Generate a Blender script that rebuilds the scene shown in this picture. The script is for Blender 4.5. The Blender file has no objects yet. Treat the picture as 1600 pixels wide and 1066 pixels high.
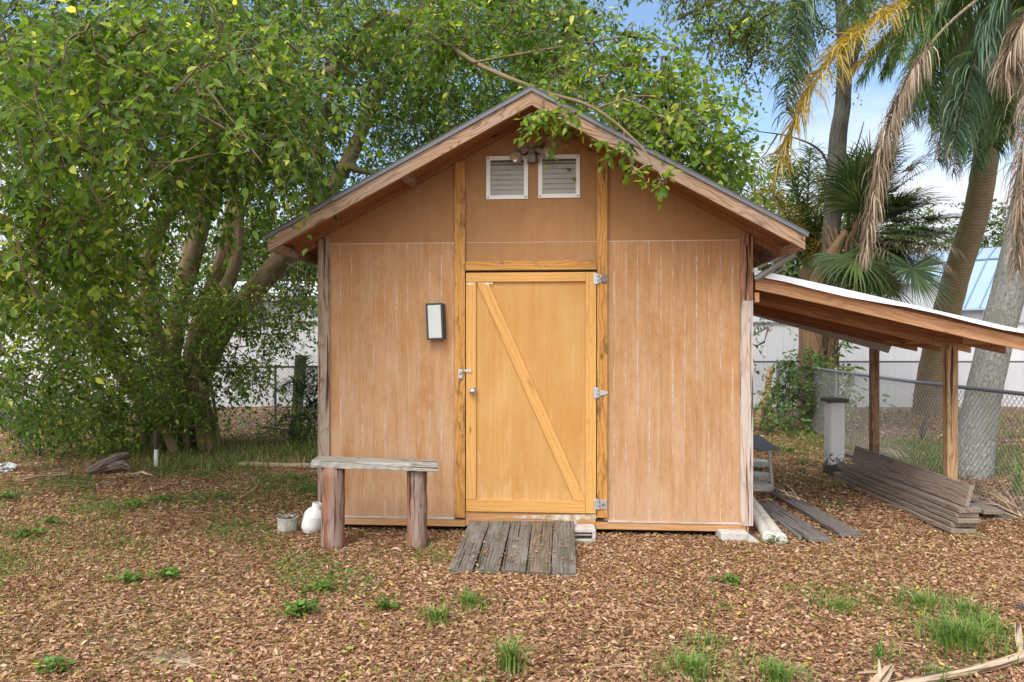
import bpy, math, random
import numpy as np
from mathutils import Vector, Matrix
random.seed(7); RNG = np.random.default_rng(11)
C = bpy.context.scene.collection
F = 1180.0; CZ = 1.7; D = 6.67; TH = math.atan(0.0752)
ST, CT = math.sin(TH), math.cos(TH)
R = math.radians

# ------------------------------------------------------------------ measuring helpers
def at(px, py, Y): return Vector(((px-800)/F*Y, Y, CZ-(py-533)/F*Y))
def gr(px, py, z=0.0):
    Y = F*(CZ-z)/(py-533); return Vector(((px-800)/F*Y, Y, z))
def fw(px, py, v=0.0):          # point of the plane v metres behind the shed front, as (u, z)
    dx, dz = (px-800)/F, -(py-533)/F
    t = (D*CT+v)/(dx*ST+CT)
    X, Y = dx*t, t-D
    return X*CT-Y*ST, CZ+dz*t
def W(u, v, z): return Vector((u*CT+v*ST, D-u*ST+v*CT, z))
def L(p):                        # world -> shed local
    X, Y = p[0], p[1]-D
    return Vector((X*CT-Y*ST, X*ST+Y*CT, p[2]))

# ------------------------------------------------------------------ object helpers
def tag(o, label=None, cat=None, group=None, kind=None):
    if label: o['label'] = label
    if cat: o['category'] = cat
    if group: o['group'] = group
    if kind: o['kind'] = kind
    return o
def empty(name, loc, label, cat, group=None, rz=0.0):
    o = bpy.data.objects.new(name, None); C.objects.link(o)
    o.location = loc; o.rotation_euler = (0, 0, rz); o.empty_display_size = .2
    return tag(o, label, cat, group)
def inv(parent):
    return (Matrix.Translation(parent.location) @ Matrix.Rotation(parent.rotation_euler.z, 4, 'Z')).inverted()

class MB:
    def __init__(s): s.v = []; s.f = []; s.uv = []
    def add(s, vs, fs, uvs):
        b = len(s.v); s.v += [tuple(p) for p in vs]
        s.f += [tuple(i+b for i in f) for f in fs]; s.uv += uvs
    def box(s, a, b, grain='z', off=None):
        (x0, y0, z0), (x1, y1, z1) = a, b
        g = 'xyz'.index(grain); o = random.random()*9 if off is None else off
        vs = [(x, y, z) for x in (x0, x1) for y in (y0, y1) for z in (z0, z1)]
        fs = [(0, 1, 3, 2), (4, 6, 7, 5), (0, 4, 5, 1), (2, 3, 7, 6), (0, 2, 6, 4), (1, 5, 7, 3)]
        ot = [k for k in range(3) if k != g]
        uvs = []
        for f in fs:
            q = []
            for i in f:
                p = vs[i]; q.append((p[g]+o, p[ot[0]]+p[ot[1]]*1.03+o*.37))
            uvs.append(q)
        s.add(vs, fs, uvs)
    def board(s, p0, p1, w, h, up=(0, 0, 1), n=1, jit=0.0, endj=0.0):
        p0, p1 = Vector(p0), Vector(p1); d = p1-p0; ln = d.length; d.normalize()
        up = Vector(up); sd = d.cross(up).normalized(); up = sd.cross(d).normalized()
        o = random.random()*9; vs = []
        r = lambda a: random.uniform(-a, a)
        ea, eb = r(endj), r(endj)
        for i in range(n+1):
            t = i/n; c = p0+d*ln*t
            for (a, b) in ((-1, -1), (1, -1), (1, 1), (-1, 1)):
                e = 0
                if i == 0: e = ea*a+r(endj*.3)
                if i == n: e = eb*a+r(endj*.3)
                vs.append(c+sd*(a*w/2+r(jit))+up*(b*h/2+r(jit*.6))+d*e)
        fs, uvs = [], []
        cir = [0, w, w+h, 2*w+h, 2*w+2*h]
        for i in range(n):
            for k in range(4):
                k2 = (k+1) % 4
                fs.append((i*4+k, i*4+k2, i*4+4+k2, i*4+4+k))
                x0, x1 = i*ln/n+o, (i+1)*ln/n+o
                uvs.append([(x0, cir[k]+o), (x0, cir[k+1]+o), (x1, cir[k+1]+o), (x1, cir[k]+o)])
        e = n*4
        fs += [(3, 2, 1, 0), (e, e+1, e+2, e+3)]
        uvs += [[(0, h+o), (0, w+h+o), (0, w+o), (0, o)]]*2
        s.add(vs, fs, uvs)
    def tube(s, pts, rad, n=10, cap=True, jit=0.0, flat=1.0):
        pts = [Vector(p) for p in pts]; m = len(pts)
        if not hasattr(rad, '__len__'): rad = [rad]*m
        T = []
        for i in range(m):
            a = pts[max(i-1, 0)]; b = pts[min(i+1, m-1)]; T.append((b-a).normalized())
        ref = Vector((0, 0, 1)) if abs(T[0].z) < .9 else Vector((1, 0, 0))
        x = T[0].cross(ref).normalized(); vs = []; ln = [0.0]
        for i in range(m):
            if i: ln.append(ln[-1]+(pts[i]-pts[i-1]).length)
            x = (x-T[i]*x.dot(T[i])).normalized(); y = T[i].cross(x)
            for k in range(n):
                a = 2*math.pi*k/n; rr = rad[i]*(1+random.uniform(-jit, jit))
                vs.append(pts[i]+x*math.cos(a)*rr+y*math.sin(a)*rr*flat)
        fs, uvs = [], []; o = random.random()*9
        for i in range(m-1):
            c0 = 2*math.pi*max(rad)/n
            for k in range(n):
                k2 = (k+1) % n
                fs.append((i*n+k, i*n+k2, (i+1)*n+k2, (i+1)*n+k))
                uvs.append([(ln[i]+o, k*c0), (ln[i]+o, (k+1)*c0), (ln[i+1]+o, (k+1)*c0), (ln[i+1]+o, k*c0)])
        if cap:
            fs += [tuple(range(n-1, -1, -1)), tuple((m-1)*n+k for k in range(n))]
            for q in (0, m-1):
                uvs.append([(math.cos(6.283*k/n)*rad[q]*.3, math.sin(6.283*k/n)*rad[q]) for k in range(n)])
            uvs[-2].reverse()
        s.add(vs, fs, uvs)
    def prism(s, poly, y0, y1, off=0.0):     # polygon in (x, z), extruded along y; grain vertical
        n = len(poly)
        vs = [(p[0], y0, p[1]) for p in poly]+[(p[0], y1, p[1]) for p in poly]
        fs = [tuple(range(n)), tuple(range(2*n-1, n-1, -1))]
        uvs = [[(vs[i][2]+off, vs[i][0]) for i in f] for f in fs]
        for i in range(n):
            j = (i+1) % n; f = (i, n+i, n+j, j); fs.append(f)
            uvs.append([(vs[k][2]+off, vs[k][0]+vs[k][1]) for k in f])
        s.add(vs, fs, uvs)
    def poly3(s, pts, uvs=None):
        s.add(pts, [tuple(range(len(pts)))], [uvs or [(p[2], p[0]) for p in pts]])
    def lathe(s, c, prof, n=24, axis=(0, 0, 1), jit=0):
        ax = Vector(axis).normalized(); c = Vector(c)
        x = ax.cross(Vector((0, 1, 0.01))).normalized(); y = ax.cross(x)
        vs, fs, uvs = [], [], []
        for (r, h) in prof:
            for k in range(n):
                a = 2*math.pi*k/n; vs.append(c+ax*h+(x*math.cos(a)+y*math.sin(a))*r)
        for i in range(len(prof)-1):
            for k in range(n):
                k2 = (k+1) % n
                fs.append((i*n+k, i*n+k2, (i+1)*n+k2, (i+1)*n+k))
                uvs.append([(i*.05, k*.02), (i*.05, k*.02+.02), (i*.05+.05, k*.02+.02), (i*.05+.05, k*.02)])
        s.add(vs, fs, uvs)
    def build(s, name, mat, parent=None, world=False, bevel=0, smooth=False, loc=None, seg=2):
        me = bpy.data.meshes.new(name)
        vs = s.v
        if parent is not None and world:
            m = inv(parent); vs = [m @ Vector(p) for p in vs]
        if parent is None and loc is not None:
            vs = [Vector(p)-Vector(loc) for p in vs]
        me.from_pydata([tuple(p) for p in vs], [], s.f)
        uvl = me.uv_layers.new(name='UVMap')
        uvl.data.foreach_set('uv', np.array([c for f in s.uv for c in f], dtype=np.float32).ravel())
        me.materials.append(mat); me.update()
        if smooth: me.polygons.foreach_set('use_smooth', [True]*len(me.polygons))
        o = bpy.data.objects.new(name, me); C.objects.link(o)
        if parent is not None: o.parent = parent
        elif loc is not None: o.location = loc
        if bevel:
            b = o.modifiers.new('Bevel', 'BEVEL'); b.width = bevel; b.segments = seg; b.limit_method = 'ANGLE'; b.angle_limit = R(40)
        return o

# instancing of small templates into ONE mesh with numpy
def unit(a): return a/np.maximum(np.linalg.norm(a, axis=1, keepdims=True), 1e-9)
LEAF = (np.array([(0, 0, 0), (0, .38, -.10), (0, .72, -.09), (0, 1, -.16), (-.8, .22, .06), (-.78, .58, .02), (.8, .22, .06), (.78, .58, .02)], float),
        [(0, 1, 4), (4, 1, 2, 5), (5, 2, 3), (0, 6, 1), (6, 7, 2, 1), (7, 3, 2)])
LEAF4 = (np.array([(0, 0, 0), (0, .45, -.12), (0, 1, -.12), (-.9, .38, .06), (.9, .38, .06)], float),
         [(0, 1, 3), (3, 1, 2), (0, 4, 1), (4, 2, 1)])
CURL = (np.array([(0, 0, .0), (-.55, .2, .45), (.6, .25, .3), (-.75, .55, .35), (.7, .6, .55), (0, 1, .25), (0, .5, -.15)], float),
        [(0, 6, 3, 1), (0, 2, 4, 6), (6, 4, 5), (6, 5, 3)])
TWIG = (np.array([(-1, 0, -.6), (1, 0, -.6), (0, 0, 1), (-.5, 1, -.3), (.5, 1, -.3), (0, 1, .5)], float),
        [(0, 1, 4, 3), (1, 2, 5, 4), (2, 0, 3, 5)])
BLADE = (np.array([(-1, 0, 0), (1, 0, 0), (-.85, .4, .14), (.85, .4, .14), (-.6, .75, .1), (.6, .75, .1), (0, 1, -.12)], float),
         [(0, 1, 3, 2), (2, 3, 5, 4), (4, 5, 6)])
def inst(tpl, pos, d, nrm, Ln, Wd, Hh=None):
    tv, tf = tpl; N = len(pos)
    d = unit(np.asarray(d, float)); s_ = unit(np.cross(d, nrm)); n_ = np.cross(s_, d)
    Ln = np.broadcast_to(Ln, (N,)); Wd = np.broadcast_to(Wd, (N,)); Hh = Ln if Hh is None else np.broadcast_to(Hh, (N,))
    v = (pos[:, None, :]+tv[None, :, 0, None]*s_[:, None, :]*Wd[:, None, None]
         + tv[None, :, 1, None]*d[:, None, :]*Ln[:, None, None]+tv[None, :, 2, None]*n_[:, None, :]*Hh[:, None, None])
    return v.reshape(-1, 3), tf, len(tv), N
def np_mesh(name, chunks, mat, parent=None, loc=None, smooth=False, extra=None):
    """chunks: (verts, faces template, k, N, rnd per instance)"""
    V, LI, LS, RN = [], [], [], []; vb = 0; lb = 0
    for (v, tf, k, N, rnd) in chunks:
        V.append(v); base = (np.arange(N)*k+vb)
        flat = np.array([i for f in tf for i in f]); sz = np.array([len(f) for f in tf])
        LI.append((base[:, None]+flat[None, :]).ravel())
        st = np.concatenate([[0], np.cumsum(sz)[:-1]])
        LS.append((lb+np.arange(N)[:, None]*len(flat)+st[None, :]).ravel())
        RN.append(np.repeat(rnd, len(tf)))
        vb += len(v); lb += N*len(flat)
    V = np.concatenate(V); LI = np.concatenate(LI); LS = np.concatenate(LS); RN = np.concatenate(RN)
    if parent is not None: V = V-np.array(parent.location)
    elif loc is not None: V = V-np.array(loc)
    me = bpy.data.meshes.new(name)
    me.vertices.add(len(V)); me.vertices.foreach_set('co', V.astype(np.float32).ravel())
    me.loops.add(len(LI)); me.loops.foreach_set('vertex_index', LI.astype(np.int32))
    me.polygons.add(len(LS)); me.polygons.foreach_set('loop_start', LS.astype(np.int32))
    me.update(calc_edges=True)
    a = me.attributes.new('rnd', 'FLOAT', 'FACE'); a.data.foreach_set('value', RN.astype(np.float32))
    if smooth: me.polygons.foreach_set('use_smooth', np.ones(len(LS), bool))
    me.materials.append(mat)
    o = bpy.data.objects.new(name, me); C.objects.link(o)
    if parent is not None: o.parent = parent
    elif loc is not None: o.location = loc
    return o

# ------------------------------------------------------------------ material helpers
class NT:
    def __init__(s, name):
        s.m = bpy.data.materials.new(name); s.m.use_nodes = True; s.t = s.m.node_tree; s.t.nodes.clear()
        s.out = s.t.nodes.new('ShaderNodeOutputMaterial')
    def put(s, sock, v):
        if isinstance(v, bpy.types.NodeSocket): s.t.links.new(v, sock)
        elif v is not None:
            if sock.type == 'RGBA' and len(v) == 3: v = (*v, 1)
            sock.default_value = v
    def n(s, typ, props=None, **inp):
        nd = s.t.nodes.new('ShaderNode'+typ)
        for k, v in (props or {}).items(): setattr(nd, k, v)
        for k, v in inp.items():
            s.put(nd.inputs[int(k[1:])] if k[0] == 'i' and k[1:].isdigit() else nd.inputs[k.replace('_', ' ')], v)
        return nd
    def math(s, op, a, b=None, c=None, clamp=False):
        nd = s.n('Math', {'operation': op, 'use_clamp': clamp}); s.put(nd.inputs[0], a)
        if b is not None: s.put(nd.inputs[1], b)
        if c is not None: s.put(nd.inputs[2], c)
        return nd.outputs[0]
    def mix(s, fac, a, b, mode='MIX'):
        nd = s.n('Mix', {'data_type': 'RGBA', 'blend_type': mode})
        s.put(nd.inputs[0], fac); s.put(nd.inputs[6], a); s.put(nd.inputs[7], b); return nd.outputs[2]
    def ramp(s, fac, stops, interp='LINEAR'):
        nd = s.n('ValToRGB'); cr = nd.color_ramp; cr.interpolation = interp
        while len(cr.elements) < len(stops): cr.elements.new(.5)
        for e, (p, c) in zip(cr.elements, stops):
            e.position = p; e.color = (*c, 1) if hasattr(c, '__len__') else (c, c, c, 1)
        s.put(nd.inputs[0], fac); return nd.outputs[0]
    def uv(s): return s.n('TexCoord').outputs['UV']
    def obj(s): return s.n('TexCoord').outputs['Object']
    def geo(s): return s.n('NewGeometry').outputs['Position']
    def scaled(s, vec, sc): 
        return s.n('Mapping', {}, Vector=vec, Scale=sc).outputs[0]
    def noise(s, vec, scale=1.0, detail=4, rough=.55, dist=0.0, col=False):
        nd = s.n('TexNoise', {}, Vector=vec, Scale=scale, Detail=detail, Roughness=rough, Distortion=dist)
        return nd.outputs[1 if col else 0]
    def pbr(s, col, rough=.7, height=None, bs=.3, bd=.01, spec=.3, metal=0.0, transl=0.0, tcol=None):
        nm = None
        if height is not None: nm = s.n('Bump', {}, Strength=bs, Distance=bd, Height=height).outputs[0]
        b = s.n('BsdfPrincipled', {}, Base_Color=col, Roughness=rough, Metallic=metal)
        b.inputs['Specular IOR Level'].default_value = spec
        if nm: s.put(b.inputs['Normal'], nm)
        sh = b.outputs[0]
        if transl:
            t = s.n('BsdfTranslucent', {}, Color=tcol or col)
            m = s.n('MixShader', {}, Fac=transl); s.t.links.new(sh, m.inputs[1]); s.t.links.new(t.outputs[0], m.inputs[2]); sh = m.outputs[0]
        s.t.links.new(sh, s.out.inputs[0]); return s.m

def wood(name, dark, light, grey=None, greyamt=0.0, grain=1.0, rough=.8, bump=.4, knots=True, crack=0.0, stain=None, stainamt=0.0, wavy=.5):
    t = NT(name); uv = t.uv()
    big = t.noise(t.scaled(uv, (1.1, 5, 1)), 1, 3)
    warp = t.noise(t.scaled(uv, (1.6, 7, 1)), 1.0, 2)
    sx = t.n('SeparateXYZ', {}, Vector=uv)
    across = t.math('ADD', t.math('MULTIPLY', sx.outputs[1], 34*grain), t.math('MULTIPLY', warp, 9*wavy))
    rings = t.math('ABSOLUTE', t.math('SINE', t.math('MULTIPLY', across, 3.1)))
    fine = t.noise(t.scaled(uv, (5, 170*grain, 1)), 1, 4, .6)
    f = t.math('ADD', t.math('MULTIPLY', rings, .38*wavy+.1), t.math('ADD', t.math('MULTIPLY', fine, .55), t.math('MULTIPLY', big, .35)), clamp=False)
    f = t.math('SUBTRACT', f, .12)
    col = t.ramp(f, [(.25, dark), (.75, light)])
    if grey:
        g = t.ramp(t.noise(t.scaled(uv, (1.3, 9, 1)), 1, 5, .65), [(.62-greyamt*.5, 0), (.82-greyamt*.5, 1)])
        col = t.mix(t.math('MULTIPLY', g, min(1, .35+greyamt)), col, t.mix(fine, tuple(c*.6 for c in grey), grey))
    if stain:
        g = t.ramp(t.noise(t.scaled(uv, (2.2, 6, 1)), 1.3, 5, .7), [(.66-stainamt*.4, 0), (.76-stainamt*.4, 1)])
        col = t.mix(t.math('MULTIPLY', g, .85), col, stain)
    if knots:
        v = t.n('TexVoronoi', {}, Vector=t.scaled(uv, (1.9, 5.5, 1)), Scale=1.0)
        k = t.ramp(v.outputs['Distance'], [(.035, 1), (.085, 0)])
        col = t.mix(t.math('MULTIPLY', k, .75), col, tuple(c*.35 for c in dark))
    h = t.math('ADD', t.math('MULTIPLY', fine, .6), t.math('MULTIPLY', rings, .3))
    if crack:
        c = t.ramp(t.noise(t.scaled(uv, (1.2, 60*grain, 1)), 1, 3, .5), [(.34+crack*.1, 0), (.40+crack*.1, 1)])
        col = t.mix(c, tuple(x*.3 for x in dark), col); h = t.math('ADD', h, t.math('MULTIPLY', c, .9))
    return t.pbr(col, rough, h, bump, .006, .2)

def leafmat(name, stops, transl=.3, rough=.42, spec=.4, tint=1.6):
    t = NT(name); a = t.n('Attribute', {'attribute_name': 'rnd'}).outputs['Fac']
    col = t.ramp(a, stops)
    tc = t.mix(1.0, col, (tint, tint*.95, tint*.5), 'MULTIPLY')
    return t.pbr(col, rough, None, spec=spec, transl=transl, tcol=tc)
def plain(name, col, rough=.6, var=.15, scale=12, metal=0.0, dirt=None, dirtamt=.0, spec=.4):
    t = NT(name); p = t.obj(); nz = t.noise(p, scale, 5, .6)
    c = t.mix(nz, tuple(x*(1-var) for x in col), tuple(min(1, x*(1+var)) for x in col))
    if dirt: c = t.mix(t.ramp(t.noise(p, scale*.45, 6, .7), [(.6-dirtamt*.4, 0), (.72-dirtamt*.3, 1)]), c, dirt)
    return t.pbr(c, rough, nz, .15, .003, spec, metal)

# ---- wood of the shed
def wallmat(name, grooves=True):
    t = NT(name); uv = t.uv(); s = t.n('SeparateXYZ', {}, Vector=uv); zc, uc = s.outputs[0], s.outputs[1]
    big = t.noise(t.scaled(uv, (1.0, 2.2, 1)), 1, 5, .6)
    streak = t.noise(t.scaled(uv, (.55, 17, 1)), 1, 5, .62)
    fine = t.noise(t.scaled(uv, (7, 190, 1)), 1, 3, .6)
    warp = t.noise(t.scaled(uv, (1.3, 3, 1)), 1, 2)
    cath = t.math('ABSOLUTE', t.math('SINE', t.math('ADD', t.math('MULTIPLY', uc, 55), t.math('MULTIPLY', warp, 38))))
    f = t.math('ADD', t.math('MULTIPLY', big, .62), t.math('ADD', t.math('MULTIPLY', streak, .42), t.math('MULTIPLY', cath, .06)))
    col = t.ramp(f, [(.30, (.31, .155, .062)), (.5, (.425, .230, .102)), (.70, (.51, .305, .16))])
    # warm stain patches
    col = t.mix(t.math('MULTIPLY', t.ramp(t.noise(t.scaled(uv, (2.0, 3.2, 1)), 1, 6, .65, .4), [(.50, 0), (.66, 1)]), .5), col, (.42, .17, .05))
    mot = t.noise(t.scaled(uv, (5, 6, 1)), 1, 7, .72, .6)
    col = t.mix(t.math('MULTIPLY', t.ramp(mot, [(.48, 0), (.64, 1)]), .38), col, (.36, .175, .075))
    thin = t.noise(t.scaled(uv, (1.8, 70, 1)), 1, 5, .7)
    col = t.mix(t.math('MULTIPLY', t.ramp(thin, [(.56, 0), (.68, 1)]), .35), col, (.66, .46, .32))
    if grooves:
        # bleaching grows towards the ground
        zz = t.math('SUBTRACT', 1.0, t.math('MULTIPLY', zc, .42), clamp=True)
        wn = t.noise(t.scaled(uv, (1.1, 8, 1)), 1, 6, .7, .3)
        bl = t.ramp(t.math('ADD', wn, t.math('MULTIPLY', zz, .22)), [(.54, 0), (.74, 1)])
        col = t.mix(t.math('MULTIPLY', bl, .46), col, (.58, .40, .27))
        dirt = t.ramp(t.math('ADD', t.math('MULTIPLY', zc, -2.2), t.noise(t.scaled(uv, (7, 9, 1)), 1, 6, .7)), [(.06, 0), (.30, 1)])
        col = t.mix(t.math('MULTIPLY', dirt, .45), col, (.42, .30, .22))
        g = t.math('PINGPONG', t.math('ADD', uc, .02), .0508)
        cell = t.noise(t.scaled(uv, (1.6, 19, 1)), 1, 4, .7)
        brk = t.noise(t.scaled(uv, (22, 30, 1)), 1, 3, .7)
        ln = t.ramp(g, [(.0, 1), (.0034, .9), (.0058, 0)])
        wm = t.math('MULTIPLY', ln, t.math('MULTIPLY', t.ramp(cell, [(.44, 0), (.58, 1)]), t.ramp(brk, [(.34, 0), (.50, 1)])))
        dm = t.math('MULTIPLY', ln, .28)
        col = t.mix(dm, col, (.22, .10, .045))
        col = t.mix(t.math('MULTIPLY', wm, .48), col, (.78, .70, .63))
    else:
        col = t.mix(.55, col, (.29, .145, .056))
    col = t.mix(t.math('MULTIPLY', t.ramp(fine, [(.3, 1), (.55, 0)]), .28), col, (.25, .11, .045))
    # nail dots
    nv = t.n('TexVoronoi', {}, Vector=t.scaled(uv, (5.2, 4.9, 1)), Scale=1.0).outputs['Distance']
    col = t.mix(t.ramp(nv, [(.022, .8), (.034, 0)]), col, (.10, .05, .03))
    h = t.math('ADD', t.math('MULTIPLY', fine, .5), t.math('MULTIPLY', cath, .2))
    if grooves: h = t.math('SUBTRACT', h, t.math('MULTIPLY', ln, .6))
    return t.pbr(col, .72, h, .25, .004, .25)
def doormat():
    t = NT('door_plywood'); uv = t.uv()
    big = t.noise(t.scaled(uv, (1.2, 3.0, 1)), 1, 5, .6)
    streak = t.noise(t.scaled(uv, (.8, 40, 1)), 1, 5, .6)
    weave = t.noise(t.scaled(uv, (60, 160, 1)), 1, 2, .5)
    f = t.math('ADD', t.math('MULTIPLY', big, .6), t.math('ADD', t.math('MULTIPLY', streak, .35), t.math('MULTIPLY', weave, .12)))
    col = t.ramp(f, [(.35, (.46, .20, .045)), (.53, (.51, .275, .085)), (.72, (.57, .345, .135))])
    sx = t.n('SeparateXYZ', {}, Vector=uv); low = t.math('SUBTRACT', .75, sx.outputs[0], clamp=True)
    pale = t.ramp(t.math('ADD', t.noise(t.scaled(uv, (1.6, 9, 1)), 1, 6, .7), t.math('MULTIPLY', low, .35)), [(.58, 0), (.80, 1)])
    col = t.mix(t.math('MULTIPLY', pale, .6), col, (.68, .47, .27))
    blot = t.ramp(t.noise(t.scaled(uv, (3, 4.5, 1)), 1, 7, .72, .5), [(.52, 0), (.70, 1)])
    col = t.mix(t.math('MULTIPLY', blot, .4), col, (.50, .22, .045))
    return t.pbr(col, .62, weave, .15, .002, .3)

M = {}
M['wall'] = wallmat('grooved_plywood'); M['gable'] = wallmat('gable_plywood', False); M['door'] = doormat()
M['doortrim'] = wood('door_trim_wood', (.53, .27, .075), (.70, .40, .14), None, 0, .8, .65, .2, True, 0, (.34, .15, .045), .12, .25)
M['trim'] = wood('stained_trim_wood', (.34, .155, .04), (.56, .29, .085), None, 0, .8, .7, .35, True, 0, (.13, .075, .035), .32, .6)
M['band'] = wood('floor_band_wood', (.42, .20, .075), (.60, .33, .15), (.66, .55, .42), .25, .8, .7, .3, False, 0, None, 0, .4)
M['barge'] = wood('rough_pine', (.13, .07, .042), (.40, .255, .165), (.42, .34, .27), .35, .95, .8, .5, True, 0, None, 0, 1.0)
M['soffit'] = wood('soffit_wood', (.22, .09, .035), (.37, .17, .075), None, 0, .7, .75, .3, True, 0, (.06, .035, .025), .12, .5)
M['cornerdark'] = wood('weathered_corner', (.13, .075, .05), (.36, .26, .19), (.42, .36, .30), .4, .6, .8, .5, True, .3, None, 0, .9)
M['cornerlight'] = wood('pale_corner', (.34, .20, .14), (.58, .44, .36), (.62, .59, .56), .5, .6, .8, .4, True, .1, None, 0, .8)
M['cornerred'] = wood('reddish_corner', (.20, .085, .05), (.42, .23, .14), (.5, .4, .3), .1, .6, .8, .4, True, .2, None, 0, .8)
M['lean'] = wood('lean_rafter_wood', (.44, .21, .095), (.72, .43, .24), None, 0, .7, .7, .3, True, 0, (.17, .07, .03), .15, .5)
M['leandark'] = wood('older_rafter_wood', (.22, .09, .04), (.40, .19, .09), None, 0, .7, .7, .3, True, 0, (.13, .06, .03), .2, .5)
M['deck'] = wood('lean_deck_wood', (.15, .06, .03), (.27, .125, .06), None, 0, .8, .75, .3, True, 0, None, 0, .5)
M['postw'] = wood('post_wood', (.27, .14, .065), (.52, .33, .175), (.40, .33, .26), .2, .55, .75, .35, True, .1, None, 0, .9)
M['postdark'] = wood('old_post_wood', (.11, .055, .03), (.30, .165, .085), (.30, .25, .19), .25, .55, .75, .35, True, .15, None, 0, .9)
M['ramp'] = wood('ramp_wood', (.085, .072, .064), (.26, .228, .205), (.33, .305, .28), .3, 1.2, .85, .7, False, -.1, (.11, .10, .075), .45, .28)
M['ramp2'] = wood('ramp_wood_brown', (.095, .07, .055), (.29, .215, .165), (.34, .30, .26), .2, 1.2, .85, .7, False, -.1, (.11, .105, .07), .45, .35)
M['seat'] = wood('bench_seat_wood', (.16, .145, .12), (.42, .39, .345), (.48, .46, .42), .4, .9, .85, .8, False, .12, (.20, .21, .17), .2, 1.2)
M['log'] = wood('bench_log_wood', (.10, .04, .025), (.30, .145, .09), (.42, .36, .31), .42, .45, .8, .7, True, .3, (.10, .04, .03), .2, .8)
M['stack'] = wood('stacked_board_wood', (.14, .105, .085), (.34, .27, .215), (.40, .35, .29), .3, .9, .85, .5, True, .0, (.12, .09, .07), .2, .5)
M['darkplank'] = wood('dark_plank_wood', (.085, .07, .065), (.22, .19, .175), (.27, .25, .24), .2, .8, .85, .5, False, .05, None, 0, .6)
M['palewood'] = wood('pale_branch_wood', (.34, .22, .13), (.60, .46, .32), (.6, .52, .43), .3, .5, .8, .4, True, .2, None, 0, .6)
M['fencewood'] = wood('mossy_post_wood', (.10, .09, .05), (.30, .26, .16), (.22, .26, .12), .4, .5, .85, .5, True, .3, None, 0, .6)
M['drift'] = wood('stump_wood', (.06, .045, .04), (.22, .17, .14), (.3, .26, .22), .2, .5, .9, .8, False, .5, None, 0, .9)
M['white'] = plain('white_enamel', (.78, .78, .77), .4, .05, 14, dirt=(.45, .40, .33), dirtamt=.1)
M['whitepl'] = plain('white_vent_frame', (.80, .80, .80), .5, .03, 20)
M['louvre'] = plain('louvre_slats', (.36, .365, .335), .55, .08, 6)
M['black'] = plain('black_void', (.012, .012, .012), .8, .1)
M['steel'] = plain('galvanised_steel', (.50, .50, .50), .45, .2, 60, .7, dirt=(.25, .2, .15), dirtamt=.1)
M['knob'] = plain('knob_metal', (.62, .60, .56), .28, .1, 30, .9)
M['rust'] = plain('painted_hinge_disc', (.17, .14, .14), .6, .2)
M['lampframe'] = plain('lamp_frame_bronze', (.055, .045, .04), .5, .2, 30)
M['lampglass'] = plain('lamp_glass', (.50, .54, .55), .25, .06, 9, spec=.6)
M['flood'] = plain('grey_flood_metal', (.21, .18, .145), .5, .2, 40, dirt=(.12, .10, .08), dirtamt=.2)
M['floodglass'] = plain('flood_reflector', (.50, .42, .33), .22, .3, 30, .5)
M['shingle'] = plain('asphalt_shingle', (.075, .078, .082), .9, .5, 90)
M['drip'] = plain('drip_edge_metal', (.14, .15, .165), .55, .2, 30, .3)
M['conc'] = plain('concrete_block', (.52, .50, .47), .9, .15, 25, dirt=(.30, .27, .22), dirtamt=.25)
M['pvc'] = plain('pvc_pipe', (.66, .62, .54), .4, .08, 20, dirt=(.40, .36, .28), dirtamt=.15)
M['pvccap'] = plain('pvc_cap', (.62, .62, .60), .35, .12, 30)
M['stucco'] = None
M['pipe'] = plain('grey_pipe', (.25, .24, .22), .5, .2, 30, .4)
M['fence'] = plain('fence_metal', (.30, .31, .32), .5, .15, 30, .6)
M['fencedark'] = plain('fence_rail_dark', (.13, .125, .12), .6, .2, 30, .3)
M['wire'] = plain('chain_wire', (.40, .40, .39), .5, .15, 10, .6)
M['plastic'] = plain('bag_plastic', (.75, .76, .78), .4, .1)
M['brick'] = plain('tan_brick', (.45, .31, .17), .9, .15, 30)

def bark(name, c0, c1, c2, sc=(3, 14, 1), bump=.8, lich=None, horiz=False, bd=.02):
    t = NT(name); uv = t.uv()
    s_ = (22, 2, 1) if horiz else sc
    n1 = t.noise(t.scaled(uv, s_), 1, 6, .65, .4); n2 = t.noise(t.scaled(uv, (1.2, 2, 1)), 1, 4, .6)
    if horiz:
        sx = t.n('SeparateXYZ', {}, Vector=uv); w_ = t.noise(t.scaled(uv, (4, 6, 1)), 1, 4)
        ring = t.math('SINE', t.math('ADD', t.math('MULTIPLY', sx.outputs[0], 95), t.math('MULTIPLY', w_, 9)))
        n3 = t.noise(t.scaled(uv, (30, 30, 1)), 1, 5, .7)
        n1 = t.math('ADD', t.math('MULTIPLY', n1, .45), t.math('ADD', t.math('MULTIPLY', ring, .07), t.math('MULTIPLY', n3, .52)))
    col = t.ramp(n1, [(.3, c0), (.55, c1), (.75, c2)])
    if lich: col = t.mix(t.math('MULTIPLY', t.ramp(n2, [(.48, 0), (.62, 1)]), .75), col, lich)
    return t.pbr(col, .9, n1, bump, bd, .15)
M['ficus'] = bark('ficus_bark', (.10, .072, .04), (.23, .165, .10), (.36, .28, .19), (2.2, 9, 1), .6, (.16, .155, .055))
M['oak'] = bark('grey_bark', (.05, .042, .037), (.16, .14, .125), (.29, .26, .235), (3, 22, 1), 1.0, (.19, .20, .16))
M['queen'] = bark('ringed_palm_bark', (.13, .10, .065), (.27, .215, .145), (.37, .31, .225), (2, 5, 1), .6, (.19, .17, .06), True)
M['greypalm'] = bark('grey_palm_bark', (.13, .13, .12), (.32, .32, .30), (.52, .52, .50), (20, 24, 1), .6, (.21, .22, .17), False)
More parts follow.
